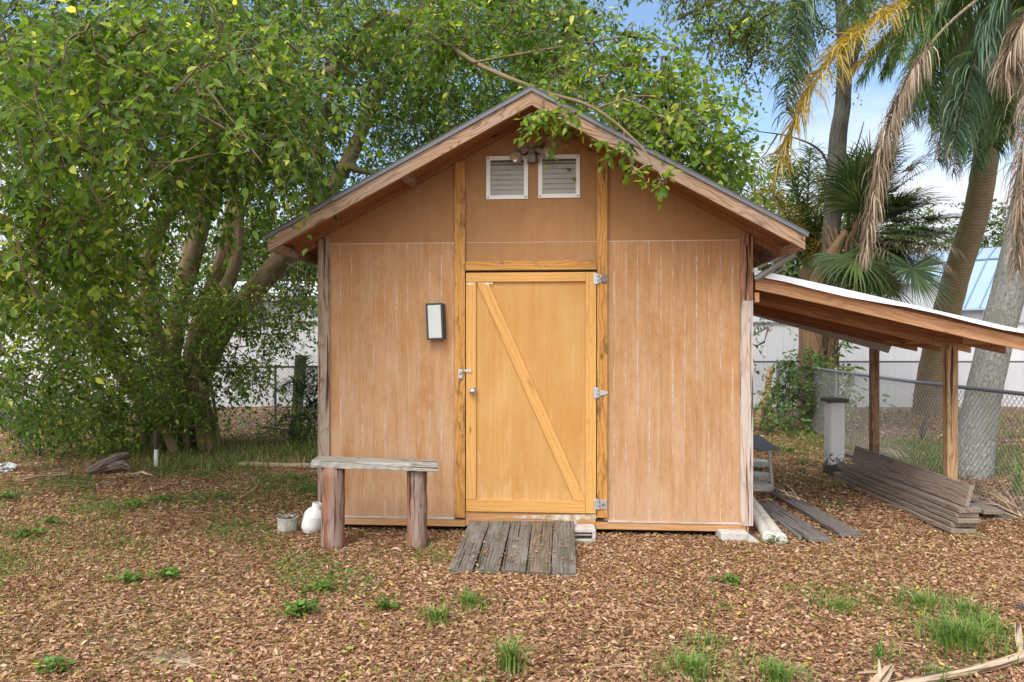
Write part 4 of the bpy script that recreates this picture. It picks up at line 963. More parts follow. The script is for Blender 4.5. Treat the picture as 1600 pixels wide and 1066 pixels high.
M['drygrass'] = leafmat('dry_grass_blade', [(0, (.08, .15, .03)), (.55, (.19, .27, .06)), (1, (.46, .40, .19))], .3, .6, .2, 1.2)
M['frondg'] = leafmat('palm_leaf_green', [(0, (.05, .09, .03)), (.5, (.10, .18, .05)), (1, (.22, .30, .09))], .3, .4, .35, 1.5)
M['frondb'] = leafmat('palm_leaf_bluish', [(0, (.045, .09, .055)), (.5, (.09, .17, .10)), (1, (.20, .29, .16))], .25, .4, .5, 1.4)
M['frondy'] = leafmat('palm_leaf_yellow', [(0, (.22, .20, .05)), (.5, (.50, .34, .06)), (1, (.66, .53, .14))], .35, .4, .4, 1.2)
M['frondd'] = leafmat('palm_leaf_dead', [(0, (.16, .11, .075)), (.5, (.34, .26, .19)), (1, (.54, .44, .34))], .15, .7, .2, 1.1)
M['fan'] = leafmat('fan_leaf', [(0, (.030, .060, .024)), (.5, (.075, .125, .045)), (1, (.20, .26, .09))], .3, .45, .35, 1.5)
M['greenstalk'] = plain('green_stalk', (.16, .21, .07), .5, .2, 8)
M['strap'] = leafmat('strap_leaf', [(0, (.035, .085, .055)), (.5, (.08, .17, .11)), (1, (.20, .30, .20))], .2, .4, .4, 1.3)

def foliage(regions, near_tpl=LEAF, stats=None, shift=0.0):
    """regions: (px, py, Y, rx px, ry px, rY m, twigs, leaf size, leaves per twig[, brightness shift]) -> leaf chunks, twig arrays"""
    lc, tw, cl = [], [], []
    for rg in regions:
        px, py, Y, rx, ry, rY, nt_, ls, m_ = rg[:9]; br = rg[9] if len(rg) > 9 else 0
        c = np.array(at(px, py, Y)); sc_ = np.array([rx*Y/F, rY, ry*Y/F])
        # clumped positions: cluster centres then twigs
        nc = max(3, nt_//7); u = RNG.normal(size=(nc, 3)); u = unit(u)*(RNG.random((nc, 1))**(1/2.6)); cc = c+u*sc_
        idx = RNG.integers(0, nc, nt_); o = cc[idx]+RNG.normal(size=(nt_, 3))*np.array([.13, .13, .10])*(ls/.07)*(.25 if rY < .2 else 1)
        out = unit(o-c)
        td = unit(RNG.normal(size=(nt_, 3))*.7+out*.35+np.array([0, 0, -.25])); small = rY < .2; tl_ = RNG.uniform(.22, .5, nt_)*(ls/.075)**.7*(.42 if small else 1)
        tw.append((o, td, tl_)); cl.append((cc, c))
        clb = RNG.normal(0, .10, nc)[idx]
        k = np.arange(m_); s = (k+.6)/m_
        P = o[:, None, :]+td[:, None, :]*(s[None, :, None]*tl_[:, None, None])
        P[:, :, 2] -= (s[None, :]**2)*tl_[:, None]*.35
        side = np.cross(td, np.tile([0, 0, 1.], (nt_, 1))); side = unit(side)
        sg = np.where(k % 2 == 0, 1, -1)
        ld = side[:, None, :]*sg[None, :, None]*.75+td[:, None, :]*.5+np.array([0, 0, -.45])+RNG.normal(size=P.shape)*.38
        nr = np.array([0, -.25, .9])+RNG.normal(size=P.shape)*.45
        P = P.reshape(-1, 3); ld = ld.reshape(-1, 3); nr = nr.reshape(-1, 3); N = len(P)
        sz = ls*RNG.uniform(.7, 1.25, N); P = P+unit(ld)*.01
        tpl = near_tpl if Y < 8.5 else LEAF4
        v, tf, kk, N = inst(tpl, P, ld, nr, sz, sz*RNG.uniform(.27, .36, N))
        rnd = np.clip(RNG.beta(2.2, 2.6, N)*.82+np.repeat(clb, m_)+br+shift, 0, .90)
        yl = RNG.random(N) < .035; rnd[yl] = RNG.uniform(.91, 1, yl.sum())
        lc.append((v, tf, kk, N, rnd))
    return lc, tw, cl
def twig_chunks(tw, r=.003):
    out = []
    for o, td, tl_ in tw:
        d_ = td.copy(); d_[:, 2] -= .2
        v, tf, k, n = inst(TWIG, o, d_, np.tile([.1, .2, 1.], (len(o), 1)), tl_, r, r); out.append((v, tf, k, n, np.zeros(n)))
    return out
def link_chunks(cl, skel, r0=.012, r1=.02):
    """thin branches from cluster centres to the nearest inner node (greedy, towards skeleton)"""
    out = []; sk = np.array([tuple(p) for p in skel])
    for cc, c in cl:
        nodes = [sk[np.argmin(((sk-c)**2).sum(1))]]
        order = np.argsort(((cc-nodes[0])**2).sum(1)); P0, D0, R0 = [], [], []
        for i in order:
            nd = np.array(nodes); j = np.argmin(((nd-cc[i])**2).sum(1)); a_ = nd[j]; b_ = cc[i]
            mid = (a_+b_)/2+RNG.normal(size=3)*.06*np.linalg.norm(b_-a_); 
            P0 += [a_, mid]; D0 += [mid-a_, b_-mid]; R0 += [r1, r0]; nodes += [mid, b_]
        P0 = np.array(P0); D0 = np.array(D0); ln = np.linalg.norm(D0, axis=1)+1e-6
        v, tf, k, n = inst(TWIG, P0, D0, np.tile([.1, .3, 1.], (len(P0), 1)), ln*1.02, np.array(R0), np.array(R0)); out.append((v, tf, k, n, np.zeros(n)))
    return out
def smooth_path(pts, rad, n=5):
    P = [Vector(p) for p in pts]; out, ro = [], []
    for i in range(len(P)-1):
        p0, p1, p2, p3 = P[max(i-1, 0)], P[i], P[i+1], P[min(i+2, len(P)-1)]
        for k in range(n):
            t_ = k/n; out.append(.5*((2*p1)+(p2-p0)*t_+(2*p0-5*p1+4*p2-p3)*t_*t_+(3*p1-p0-3*p2+p3)*t_**3)); ro.append(rad[i]*(1-t_)+rad[i+1]*t_)
    out.append(P[-1]); ro.append(rad[-1]); return out, ro

# ---- the big ficus
base = Vector((-5.4, 12.1, 0))
FT = empty('ficus_tree', base, 'huge multi-stemmed ficus tree left of shed with branches over roof', 'tree')
limbs = [
    ([(262, 705, 12.0), (235, 640, 12.0), (165, 540, 11.3), (95, 400, 10.3), (60, 290, 9.3), (10, 120, 8.2)], [.24, .20, .155, .13, .10, .05]),
    ([(275, 700, 12.2), (262, 600, 12.3), (280, 480, 12.3), (305, 380, 12.2), (330, 290, 12), (345, 180, 12), (350, 40, 12)], [.22, .2, .19, .18, .17, .13, .07]),
    ([(265, 700, 12.0), (250, 570, 11.8), (232, 460, 11.6), (238, 380, 11.4), (275, 318, 11.2), (330, 260, 10.8), (380, 160, 10)], [.2, .17, .14, .13, .12, .10, .05]),
    ([(290, 700, 12.3), (305, 560, 12.5), (325, 470, 12.6), (355, 380, 12.7), (365, 270, 12.8), (360, 130, 13)], [.2, .17, .15, .14, .12, .06]),
    ([(300, 700, 12.2), (315, 590, 12.2), (355, 505, 12.1), (410, 440, 12.0), (455, 385, 11.9), (500, 320, 12), (545, 250, 12.2), (600, 130, 12.6), (680, -10, 13)], [.22, .2, .2, .2, .185, .16, .14, .11, .06]),
    ([(285, 700, 11.9), (292, 600, 11.8), (310, 510, 11.7), (350, 455, 11.6), (370, 400, 11.5), (375, 330, 11.5), (410, 240, 11.3)], [.17, .14, .13, .12, .10, .09, .05]),
    ([(285, 660, 12.2), (230, 520, 12.5), (180, 400, 13), (150, 250, 13.2), (140, 100, 13.5)], [.14, .13, .11, .09, .05]),
    ([(480, 345, 12), (500, 220, 11.4), (535, 90, 10.4), (600, 22, 9.2), (680, 58, 8.0), (750, 102, 7.1), (850, 143, 6.35), (930, 170, 6.0), (1000, 228, 5.8), (1020, 262, 5.7)], [.09, .07, .05, .036, .028, .024, .02, .016, .011, .005]),
    ([(540, 260, 12), (600, 272, 11.8), (700, 258, 11.5), (770, 262, 11.4)], [.07, .045, .03, .015]),
    ([(345, 200, 12), (420, 130, 11.6), (520, 110, 11.5), (600, 50, 11.5), (680, 0, 11.5)], [.10, .09, .08, .06, .04]),
    ([(60, 290, 9.3), (100, 225, 7), (160, 240, 6), (250, 255, 5.4), (330, 240, 5.2)], [.07, .03, .018, .012, .006]),
    ([(330, 200, 10), (340, 140, 7), (370, 200, 5.8), (410, 255, 5.3)], [.05, .025, .014, .006]),
    ([(120, 420, 10), (60, 420, 7), (100, 250, 5.6), (160, 325, 5.3)], [.05, .025, .014, .006]),
    ([(740, 98, 7.1), (900, 70, 7.4), (1010, 60, 7.8), (1100, 110, 8)], [.016, .012, .009, .004]),
    ([(930, 170, 6.0), (1010, 150, 6.5), (1090, 180, 7.0), (1130, 190, 7.2)], [.012, .009, .007, .004]),
    ([(850, 143, 6.35), (845, 170, 5.85), (835, 195, 5.7)], [.012, .008, .004]),
]
skel = []; m = MB()
for pts, rad in limbs:
    P, Q = smooth_path([at(*p) for p in pts], [q*.86 for q in rad], 5); skel += P; m.tube(P, Q, 10, jit=.06)
# aerial roots and props round the base
P, Q = smooth_path([at(232, 615, 11.6), at(252, 660, 11.4), gr(277, 712)], [.07, .075, .08], 4); m.tube(P, Q, 9, jit=.05)
for k in range(26):
    px = random.uniform(205, 345); Yb = random.uniform(11.4, 12.8); g = gr(px, 533+F*1.7/Yb); t_ = at(px+(270-px)*.35+random.uniform(-12, 12), random.uniform(560, 630), Yb+random.uniform(-.1, .3))
    r_ = random.uniform(.015, .075); P, Q = smooth_path([g-Vector((0, 0, .05)), (g+t_)/2+Vector((random.uniform(-.06, .06), 0, 0)), t_], [r_*1.3, r_, r_*.8], 3); m.tube(P, Q, 7, jit=.08)
m.build('trunk', M['ficus'], FT, world=True, smooth=True)
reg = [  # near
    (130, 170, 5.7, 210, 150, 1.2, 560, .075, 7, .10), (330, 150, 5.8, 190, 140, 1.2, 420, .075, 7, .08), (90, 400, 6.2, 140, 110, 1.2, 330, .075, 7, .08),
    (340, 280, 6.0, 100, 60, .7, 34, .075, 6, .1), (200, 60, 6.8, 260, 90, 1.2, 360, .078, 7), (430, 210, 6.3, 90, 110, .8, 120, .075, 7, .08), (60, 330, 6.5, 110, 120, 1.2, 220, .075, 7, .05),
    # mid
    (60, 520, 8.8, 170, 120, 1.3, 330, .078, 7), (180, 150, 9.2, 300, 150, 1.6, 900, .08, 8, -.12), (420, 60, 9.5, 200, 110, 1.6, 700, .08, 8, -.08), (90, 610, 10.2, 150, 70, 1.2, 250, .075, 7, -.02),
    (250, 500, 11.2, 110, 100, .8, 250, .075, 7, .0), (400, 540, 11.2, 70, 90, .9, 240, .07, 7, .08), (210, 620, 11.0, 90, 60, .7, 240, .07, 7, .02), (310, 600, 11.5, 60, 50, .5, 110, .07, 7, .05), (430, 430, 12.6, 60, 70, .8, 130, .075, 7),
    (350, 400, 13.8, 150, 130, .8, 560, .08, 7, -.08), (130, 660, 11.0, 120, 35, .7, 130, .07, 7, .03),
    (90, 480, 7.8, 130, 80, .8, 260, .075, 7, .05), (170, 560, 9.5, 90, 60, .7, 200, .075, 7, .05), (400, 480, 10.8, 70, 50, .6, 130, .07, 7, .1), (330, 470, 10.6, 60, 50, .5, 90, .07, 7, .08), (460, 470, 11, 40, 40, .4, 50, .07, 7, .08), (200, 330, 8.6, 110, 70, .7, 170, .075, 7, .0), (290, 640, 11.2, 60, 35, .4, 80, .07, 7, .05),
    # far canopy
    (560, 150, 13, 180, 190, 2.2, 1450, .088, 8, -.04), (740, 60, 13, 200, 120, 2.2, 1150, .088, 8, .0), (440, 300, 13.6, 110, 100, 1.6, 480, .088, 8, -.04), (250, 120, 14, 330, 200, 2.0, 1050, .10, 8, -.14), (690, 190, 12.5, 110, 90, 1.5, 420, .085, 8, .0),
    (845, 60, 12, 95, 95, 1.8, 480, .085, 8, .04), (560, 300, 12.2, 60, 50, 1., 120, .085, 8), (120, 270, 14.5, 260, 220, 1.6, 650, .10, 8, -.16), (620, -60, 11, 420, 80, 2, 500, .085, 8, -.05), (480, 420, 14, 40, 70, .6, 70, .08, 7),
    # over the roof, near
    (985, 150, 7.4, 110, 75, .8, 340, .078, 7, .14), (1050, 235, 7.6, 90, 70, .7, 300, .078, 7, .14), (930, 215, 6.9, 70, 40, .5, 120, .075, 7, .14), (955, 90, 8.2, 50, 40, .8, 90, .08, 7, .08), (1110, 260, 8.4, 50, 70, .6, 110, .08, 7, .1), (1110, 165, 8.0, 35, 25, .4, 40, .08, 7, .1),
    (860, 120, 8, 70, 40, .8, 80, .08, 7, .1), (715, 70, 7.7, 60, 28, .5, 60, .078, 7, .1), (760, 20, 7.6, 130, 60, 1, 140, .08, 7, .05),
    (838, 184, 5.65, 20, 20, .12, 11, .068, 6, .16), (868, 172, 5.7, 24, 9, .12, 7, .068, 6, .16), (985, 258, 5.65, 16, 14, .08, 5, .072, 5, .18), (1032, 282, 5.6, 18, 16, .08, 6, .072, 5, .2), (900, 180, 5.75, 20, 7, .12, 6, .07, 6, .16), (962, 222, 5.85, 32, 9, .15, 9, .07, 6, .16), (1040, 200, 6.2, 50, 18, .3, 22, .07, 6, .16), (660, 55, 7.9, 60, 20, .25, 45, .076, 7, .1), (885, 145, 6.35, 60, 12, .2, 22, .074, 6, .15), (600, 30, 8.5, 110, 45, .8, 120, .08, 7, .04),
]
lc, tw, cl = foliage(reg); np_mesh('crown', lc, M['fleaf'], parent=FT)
np_mesh('twigs', twig_chunks(tw)+link_chunks(cl, skel, .008, .014), plain('twig_bark', (.20, .145, .095), .9, .25, 4), parent=FT)
nleaf = sum(c[3] for c in lc); print('ficus leaves', nleaf)

# ---- grey trunk tree at right
b0 = at(1292, 660, 15.5); b0.z = 0
OT = empty('slender_tree', b0, 'slender grey-barked tree rising behind lean-to roof', 'tree'); m = MB(); sk2 = []
for pts, rad in (([(1288, 660, 15.5), (1296, 500, 15.5), (1300, 350, 15.5), (1308, 230, 15.5), (1318, 150, 15.4), (1318, 60, 15.3), (1310, -60, 15)], [.22, .19, .18, .17, .15, .13, .1]),
                 ([(1306, 300, 15.5), (1285, 240, 15.3), (1240, 215, 15), (1180, 205, 14.5)], [.035, .025, .015, .008]), ([(1316, 150, 15.4), (1345, 60, 15), (1370, -30, 14.6)], [.09, .06, .04]),
                 ([(1314, 0, 15.2), (1220, -30, 13.5), (1120, 0, 12), (1060, 30, 11)], [.08, .06, .04, .02]), ([(1306, 300, 15.5), (1335, 240, 15.6), (1350, 190, 15.6)], [.025, .018, .008])):
    P, Q = smooth_path([at(*p) for p in pts], rad, 5); sk2 += P; m.tube(P, Q, 10, jit=.07)
m.build('trunk', M['oak'], OT, world=True, smooth=True)
lc, tw, cl = foliage([(1150, 15, 11.5, 66, 55, 1, 270, .075, 7, .05), (1185, 75, 11.5, 38, 45, .8, 170, .07, 7, .05), (1300, -10, 14, 120, 60, 1.2, 260, .08, 7, .0), (1070, -5, 11, 40, 24, .8, 60, .075, 7), (1340, 90, 14.8, 50, 40, .6, 50, .07, 6), (1140, 270, 16, 50, 60, 1, 130, .08, 7, .1)])
np_mesh('crown', lc, M['oleaf'], parent=OT); np_mesh('twigs', twig_chunks(tw)+link_chunks(cl, sk2), M['oak'], parent=OT)
for o in C.objects[-1:]: pass

# ---- far trees
def far_tree(px, Y, base_w, topy, label, n=260, br=0.0):
    b = Vector(((px-800)/F*Y, Y, 0)); zt = CZ+(533-topy)/F*Y
    T = empty('background_tree', b, label, 'tree', 'trees beyond the white wall'); m = MB(); m.tube([b, b+Vector((.1, 0, zt*.5)), b+Vector((-.1, 0, zt*.8))], [.25, .2, .08], 8); m.build('trunk', M['oak'], T, world=True)
    cy = (533+topy)/2-20; lc, tw, cl = foliage([(px, cy, Y, base_w, (533-topy)/2+10, base_w/F*Y*.7, n, .2, 8, br), (px-base_w*.4, cy-20, Y, base_w*.6, (533-topy)/3, 1.5, n//2, .2, 8, br), (px+base_w*.4, cy+10, Y, base_w*.6, (533-topy)/3, 1.5, n//2, .2, 8, br)])
    np_mesh('crown', lc, M['farleaf'], parent=T)
far_tree(1560, 42, 70, 330, 'pale green tree behind the blue barn roof', 700)
far_tree(1250, 30, 90, 290, 'yellowish tree behind the sabal palm trunk', 600, .1); far_tree(1400, 34, 90, 340, 'light green tree beyond the trailer home', 500, .1)
far_tree(1120, 32, 70, 300, 'leafy tree rising behind right roof slope', 400, .05); far_tree(420, 30, 90, 330, 'distant tree seen through the ficus stems', 400); far_tree(120, 30, 120, 320, 'distant tree behind the ficus at far left', 500, -.1); far_tree(1680, 36, 80, 350, 'distant tree at right edge of the yard view', 300)

# ---- palms
def frond(parent, pts, mat, leaf=.55, n=70, wdt=.014, droop=.8, rr=.018, label=None, spread=.9, start=.12, rmat='queen', rnd_shift=0.0):
    P, Q = smooth_path([at(*p) for p in pts], [rr*(1-.75*i/(len(pts)-1)) for i in range(len(pts))], 8)
    A_ = np.array([tuple(p) for p in P]); seg = np.linalg.norm(np.diff(A_, axis=0), axis=1); cum = np.concatenate([[0], np.cumsum(seg)]); tot = cum[-1]
    s = np.linspace(start, 1, n)*tot; pos = np.stack([np.interp(s, cum, A_[:, k]) for k in range(3)], -1)
    tg = unit(np.gradient(A_, axis=0)); tg = np.stack([np.interp(s, cum, tg[:, k]) for k in range(3)], -1)
    up = np.array([0, 0, 1.]); sd2 = np.cross(tg, up); bad = np.linalg.norm(sd2, axis=1) < .35; sd2[bad] = np.cross(tg[bad], np.array([0, 1., 0])); sd2 = unit(sd2)
    lcx, cur, dr = [], None, None
    pos2 = np.concatenate([pos, pos, pos, pos]); t2 = np.concatenate([tg]*4); s2_ = np.concatenate([sd2, -sd2, sd2*.7, -sd2*.7]); N = len(pos2)
    prof = np.concatenate([np.sin(np.linspace(.35, 1, n)*np.pi*.93)**.5]*4)
    ln = leaf*prof*RNG.uniform(.75, 1.15, N); d0_ = unit(s2_*spread+t2*.55+RNG.normal(size=(N, 3))*.22+np.array([0, 0, .15]))
    rnd = np.clip(RNG.beta(2, 2, N)+rnd_shift, 0, 1); w = wdt*RNG.uniform(.7, 1.2, N)
    # three joined straps bending down
    V = []; K = 4; cen = pos2.copy(); dcur = d0_.copy(); wv = unit(np.cross(dcur, np.array([0, .35, .9]))+RNG.normal(size=(N, 3))*.3)
    for k in range(K+1):
        ww = w*(1-.85*(k/K)**1.6); V += [cen-wv*ww[:, None], cen+wv*ww[:, None]]
        dcur = unit(dcur+np.array([0, 0, -droop*.55])*(k+.6)/K*1.3); cen = cen+dcur*(ln/K)[:, None]
    v = np.stack(V, 1).reshape(-1, 3); tf = [(2*k, 2*k+1, 2*k+3, 2*k+2) for k in range(K)]
    o = np_mesh('frond', [(v, tf, 2*(K+1), N, rnd)], mat, parent=parent)
    if label: o['label'] = label
    m = MB(); m.tube(P, Q, 6); m.build('rachis', M[rmat], o, world=False) if False else None
    mm = MB(); mm.tube([Vector(p)-parent.location for p in P], Q, 6); mm.build('rachis', M[rmat], o)
    return o
def fan(parent, hub, d_, pet, rad, n=38, wdt=.022, droop=.5, mat='fan', rnd_shift=0.0, label=None):
    hub = np.array(hub); d_ = np.array(d_)/np.linalg.norm(d_); c = hub+d_*pet; c[2] -= pet*.12
    side = np.cross(d_, [0, 0, 1.]); side /= np.linalg.norm(side)+1e-6; nrm = np.cross(side, d_)
    a_ = np.linspace(-2.0, 2.0, n)+RNG.normal(size=n)*.03; dd_ = d_[None]*np.cos(a_)[:, None]+side[None]*np.sin(a_)[:, None]+nrm[None]*(np.abs(a_)*.12)[:, None]
    ln = rad*(1-.22*np.abs(a_)/2)*RNG.uniform(.9, 1.1, n); K = 4; cen = np.tile(c, (n, 1)).astype(float); wv = unit(np.cross(dd_, nrm)); V = []
    prof = [.25, 1.0, .8, .45, .08]; dcur = unit(dd_)
    for k in range(K+1):
        V += [cen-wv*wdt*prof[k]*rad, cen+wv*wdt*prof[k]*rad]
        if k > 0: dcur = unit(dcur+np.array([0, 0, -droop])*(k/K)**1.2)
        cen = cen+dcur*(ln/K)[:, None]
    v = np.stack(V, 1).reshape(-1, 3); tf = [(2*k, 2*k+1, 2*k+3, 2*k+2) for k in range(K)]
    w2, tf2, k2, n2 = inst(TWIG, hub[None], (c-hub)[None], np.array([[0, .3, 1.]]), np.linalg.norm(c-hub), .022, .014)
    o = np_mesh('fan_leaf', [(v, tf, 2*(K+1), n, np.clip(RNG.beta(2, 2, n)+rnd_shift, 0, 1)), (w2, tf2, k2, n2, np.array([.8]))], M[mat], parent=parent)
    if label: o['label'] = label
# sabal palm with boots
sb = at(1268, 655, 15.0); sb.z = 0; hubp = at(1322, 362, 15.0)
SP = empty('sabal_palm', sb, 'cabbage palm with split leaf bases on its trunk and dark fan leaves', 'palm')
m = MB(); P, Q = smooth_path([sb, at(1268, 560, 15), at(1276, 450, 15), hubp], [.22, .21, .19, .07], 5); m.tube(P, Q, 14, jit=.05); m.build('trunk', M['boots'], SP, world=True)
m = MB()
for k in range(70):
    h = random.uniform(.02, 1)*hubp.z; f_ = h/hubp.z; cx = sb.lerp(hubp, f_); a_ = k*2.4; o1 = Vector((math.cos(a_), math.sin(a_), 0))
    if h < 1.0 and random.random() < .5: continue
    p0 = cx+o1*.19; p1 = p0+Vector((0, 0, .22))+o1*.10; p2 = p1+Vector((0, 0, .20))+o1*.10+Vector((-o1.y, o1.x, 0))*random.uniform(-.12, .12)
    m.tube([p0-Vector((0, 0, .1)), p1, p2], [.06, .05, .022], 5, flat=.4)
m.build('leaf_bases', M['boots'], SP, world=True)
for k in range(13):      # upright / spreading leaves
    a_ = k*2.399; a_ = math.asin(math.sin(a_)); el = random.uniform(-.1, 1.25); d_ = (math.cos(a_)*math.cos(el), math.sin(a_)*math.cos(el)*.8, math.sin(el))
    fan(SP, hubp+Vector((random.uniform(-.15, .15), 0, random.uniform(-.1, .35))), d_, random.uniform(1.0, 1.7), random.uniform(.75, .95), 34, .018, .45, 'fan', .2)
for (px, py, dx, dz, sh) in ((1400, 270, .5, .5, 0), (1440, 300, .8, .1, 0), (1400, 330, .6, -.3, .0), (1450, 345, .9, -.2, .05), (1350, 250, .2, .7, 0), (1370, 300, .2, .1, 0), (1480, 335, .9, 0, .1), (1410, 380, .3, -.7, .1), (1370, 400, -.1, -.8, .15), (1440, 410, .6, -.8, .0), (1330, 420, -.4, -.8, .1), (1385, 440, .2, -1, 0)):
    for rep_ in range(4):
      c_ = at(px+random.uniform(-28, 28), py+random.uniform(-24, 24), 14.6+random.uniform(-.7, .7)); dl = c_-hubp; fan(SP, hubp, dl, dl.length*.72, random.uniform(.8, 1.0), 40, .024, .55 if dz < 0 else .4, 'fan', sh)
c_ = at(1438, 425, 13.6); fan(SP, c_+Vector((-.25, .3, .55)), (.25, -.55, -.9), .5, 1.05, 44, .026, .12, 'fan', -.1, 'broad dark green fan leaf hanging over lean-to roof')
for (px, py) in ((1420, 375), (1455, 385), (1385, 400), (1480, 370), (1440, 230), (1400, 390), (1435, 370), (1470, 395), (1375, 410)):
    c_ = at(px, py, 14.3); dl = c_-hubp; fan(SP, hubp, dl, dl.length*.85, .8, 34, .016, 1.3, 'frondd', 0, 'dead brown fan leaf hanging from the crown')

# leaning queen palm (ringed trunk)
qb = gr(1452, 648); QP = empty('queen_palm', qb, 'leaning palm with ringed brown trunk behind lean-to', 'palm')
hq = at(1568, -40, 13.5); m = MB(); P, Q = smooth_path([qb-Vector((0, 0, .1)), at(1462, 560, 17.0), at(1492, 440, 16.2), at(1528, 320, 15.2), at(1546, 200, 14.4), at(1560, 80, 13.9), hq], [.40, .30, .265, .24, .215, .20, .18], 7); m.tube(P, Q, 18, jit=.025); m.build('trunk', M['queen'], QP, world=True, smooth=True)
frond(QP, [(1568, -30, 13.5), (1450, -120, 13), (1330, -90, 12.5), (1262, -20, 12.2), (1240, 60, 12.1), (1228, 175, 12)], M['frondb'], .75, 110, .016, 1.6, .025, 'bluish green frond hanging straight down left of the others', start=.4)
frond(QP, [(1568, -30, 13.5), (1450, -130, 13.4), (1340, -100, 13), (1275, -30, 12.6), (1250, 50, 12.5), (1245, 130, 12.5)], M['frondg'], .8, 100, .014, 1.6, .02, start=.4)
frond(QP, [(1568, -30, 13.5), (1500, -40, 12.6), (1420, 0, 12), (1330, 62, 11.6), (1262, 150, 11.4), (1215, 262, 11.4)], M['frondy'], .80, 105, .014, .9, .022, 'yellow orange dying frond arching to the left', start=.3)
frond(QP, [(1568, -30, 13.5), (1530, 40, 13.1), (1500, 110, 12.8), (1470, 200, 12.8)], M['frondg'], .75, 80, .016, 1.3, .022, start=.2)
frond(QP, [(1568, -30, 13.5), (1480, -20, 13.2), (1420, 40, 13.1), (1385, 110, 13.1)], M['frondg'], .7, 80, .016, 1.3, .022, start=.2)
frond(QP, [(1568, -30, 13.5), (1620, 20, 13.1), (1650, 110, 12.8), (1660, 220, 12.8)], M['frondg'], .75, 80, .016, 1.3, .022, start=.2)
frond(QP, [(1568, -30, 13.5), (1470, 60, 14.5), (1440, 120, 14.8), (1425, 190, 14.9)], M['frondd'], .6, 60, .012, 1.8, .02, 'dead brown frond', start=.3)
for (x1, y1, x2, y2, x3, y3, Yf, mt_, lf, dr_) in (
    (1500, 0, 1450, 70, 1430, 150, 12.6, 'frondg', .75, 1.5), (1460, -60, 1370, -20, 1330, 50, 12.4, 'frondg', .7, 1.2), (1480, -20, 1410, 30, 1350, 120, 12.9, 'frondg', .7, 1.3), (1545, 60, 1530, 150, 1520, 250, 12.9, 'frondg', .75, 1.3),
    (1520, 30, 1480, 140, 1465, 250, 14.2, 'frondb', .7, 1.4), (1510, 40, 1450, 110, 1400, 200, 14.4, 'frondg', .65, 1.6), (1530, 50, 1500, 160, 1490, 270, 14.5, 'frondd', .6, 1.8), (1600, 30, 1620, 120, 1625, 240, 12.5, 'frondg', .7, 1.4), (1500, 10, 1400, 50, 1330, 110, 13.6, 'frondy', .6, 1.2)):
    frond(QP, [(1568, -30, 13.5), (x1, y1, (13.5+Yf)/2), (x2, y2, Yf), (x3, y3, Yf)], M[mt_], lf, 85, .011, dr_, .02, start=.2)
yb = at(1258, 660, 16.6); yb.z = 0; YP = empty('young_palm', yb, 'young palm with upright green stalks behind right eave of shed', 'palm')
yh = at(1262, 420, 16.6); m = MB(); P, Q = smooth_path([yb, (yb+yh)/2, yh], [.2, .17, .16], 4); m.tube(P, Q, 10, jit=.08); m.build('trunk', M['boots'], YP, world=True)
for k, (x1, y1, x2, y2) in enumerate(((1235, 350, 1205, 300), (1250, 330, 1238, 260), (1262, 320, 1266, 235), (1275, 335, 1298, 260), (1285, 350, 1330, 300), (1225, 370, 1180, 340), (1290, 380, 1345, 365), (1255, 340, 1225, 250), (1270, 350, 1320, 330))):
    frond(YP, [(1262, 425, 16.6), ((1262+x1)/2, (425+y1)/2-4, 16.4), (x1, y1, 16.2), (x2, y2, 16), (x2+(x2-1262)*.45, y2+14, 15.8)], M['frondg' if k % 3 else 'frondy'], .6, 60, .012, .7, .03, rmat='greenstalk')
# grey palm close to the fence
gb = gr(1515, 743); GP = empty('grey_palm', gb, 'smooth grey leaning palm trunk beside near lean-to post', 'palm'); hg = at(1680, -60, 8.6)
m = MB(); P, Q = smooth_path([gb-Vector((0, 0, .1)), at(1532, 640, 9.5), at(1556, 530, 9.3), at(1590, 400, 9.1), at(1618, 260, 8.9), at(1650, 100, 8.7), hg], [.25, .205, .19, .185, .18, .165, .15], 7); m.tube(P, Q, 20, jit=.018); m.build('trunk', M['greypalm'], GP, world=True, smooth=True)
frond(GP, [(1680, -60, 8.6), (1600, -40, 8.5), (1520, 5, 8.4), (1448, 78, 8.4), (1392, 190, 8.4), (1362, 330, 8.4), (1352, 400, 8.4)], M['frondd'], .42, 190, .008, 3.2, .024, 'long dead brown frond hanging down to lean-to roof', spread=.28, start=.45)
frond(GP, [(1680, -60, 8.6), (1600, -30, 8.8), (1545, 40, 9), (1512, 130, 9), (1492, 230, 9)], M['frondb'], .55, 120, .013, 1.7, .022, 'bluish green drooping frond', start=.25)
frond(GP, [(1680, -60, 8.6), (1600, -10, 9.4), (1560, 70, 9.8), (1550, 160, 9.9), (1552, 230, 9.9)], M['frondg'], .6, 110, .013, 1.5, .022, start=.2)
frond(GP, [(1680, -60, 8.6), (1560, -60, 9.4), (1480, 10, 9.8), (1440, 80, 9.9), (1420, 150, 10)], M['frondg'], .55, 100, .012, 1.5, .02, start=.25)
frond(GP, [(1680, -60, 8.6), (1630, 10, 8.4), (1592, 50, 8.3), (1572, 120, 8.3)], M['frondd'], .6, 110, .009, 2.4, .02, 'short dead brown frond', spread=.5, start=.3)
frond(GP, [(1680, -60, 8.6), (1640, 60, 8.1), (1603, 220, 7.9), (1590, 420, 7.9)], M['frondd'], .5, 170, .008, 2.6, .02, 'long dead brown frond at the edge beside the trunk', spread=.5, start=.3)
frond(GP, [(1680, -60, 8.6), (1500, -140, 8.6), (1380, -100, 8.6), (1340, -20, 8.6), (1335, 20, 8.6)], M['frondg'], .5, 80, .012, 1.2, .02, start=.4)

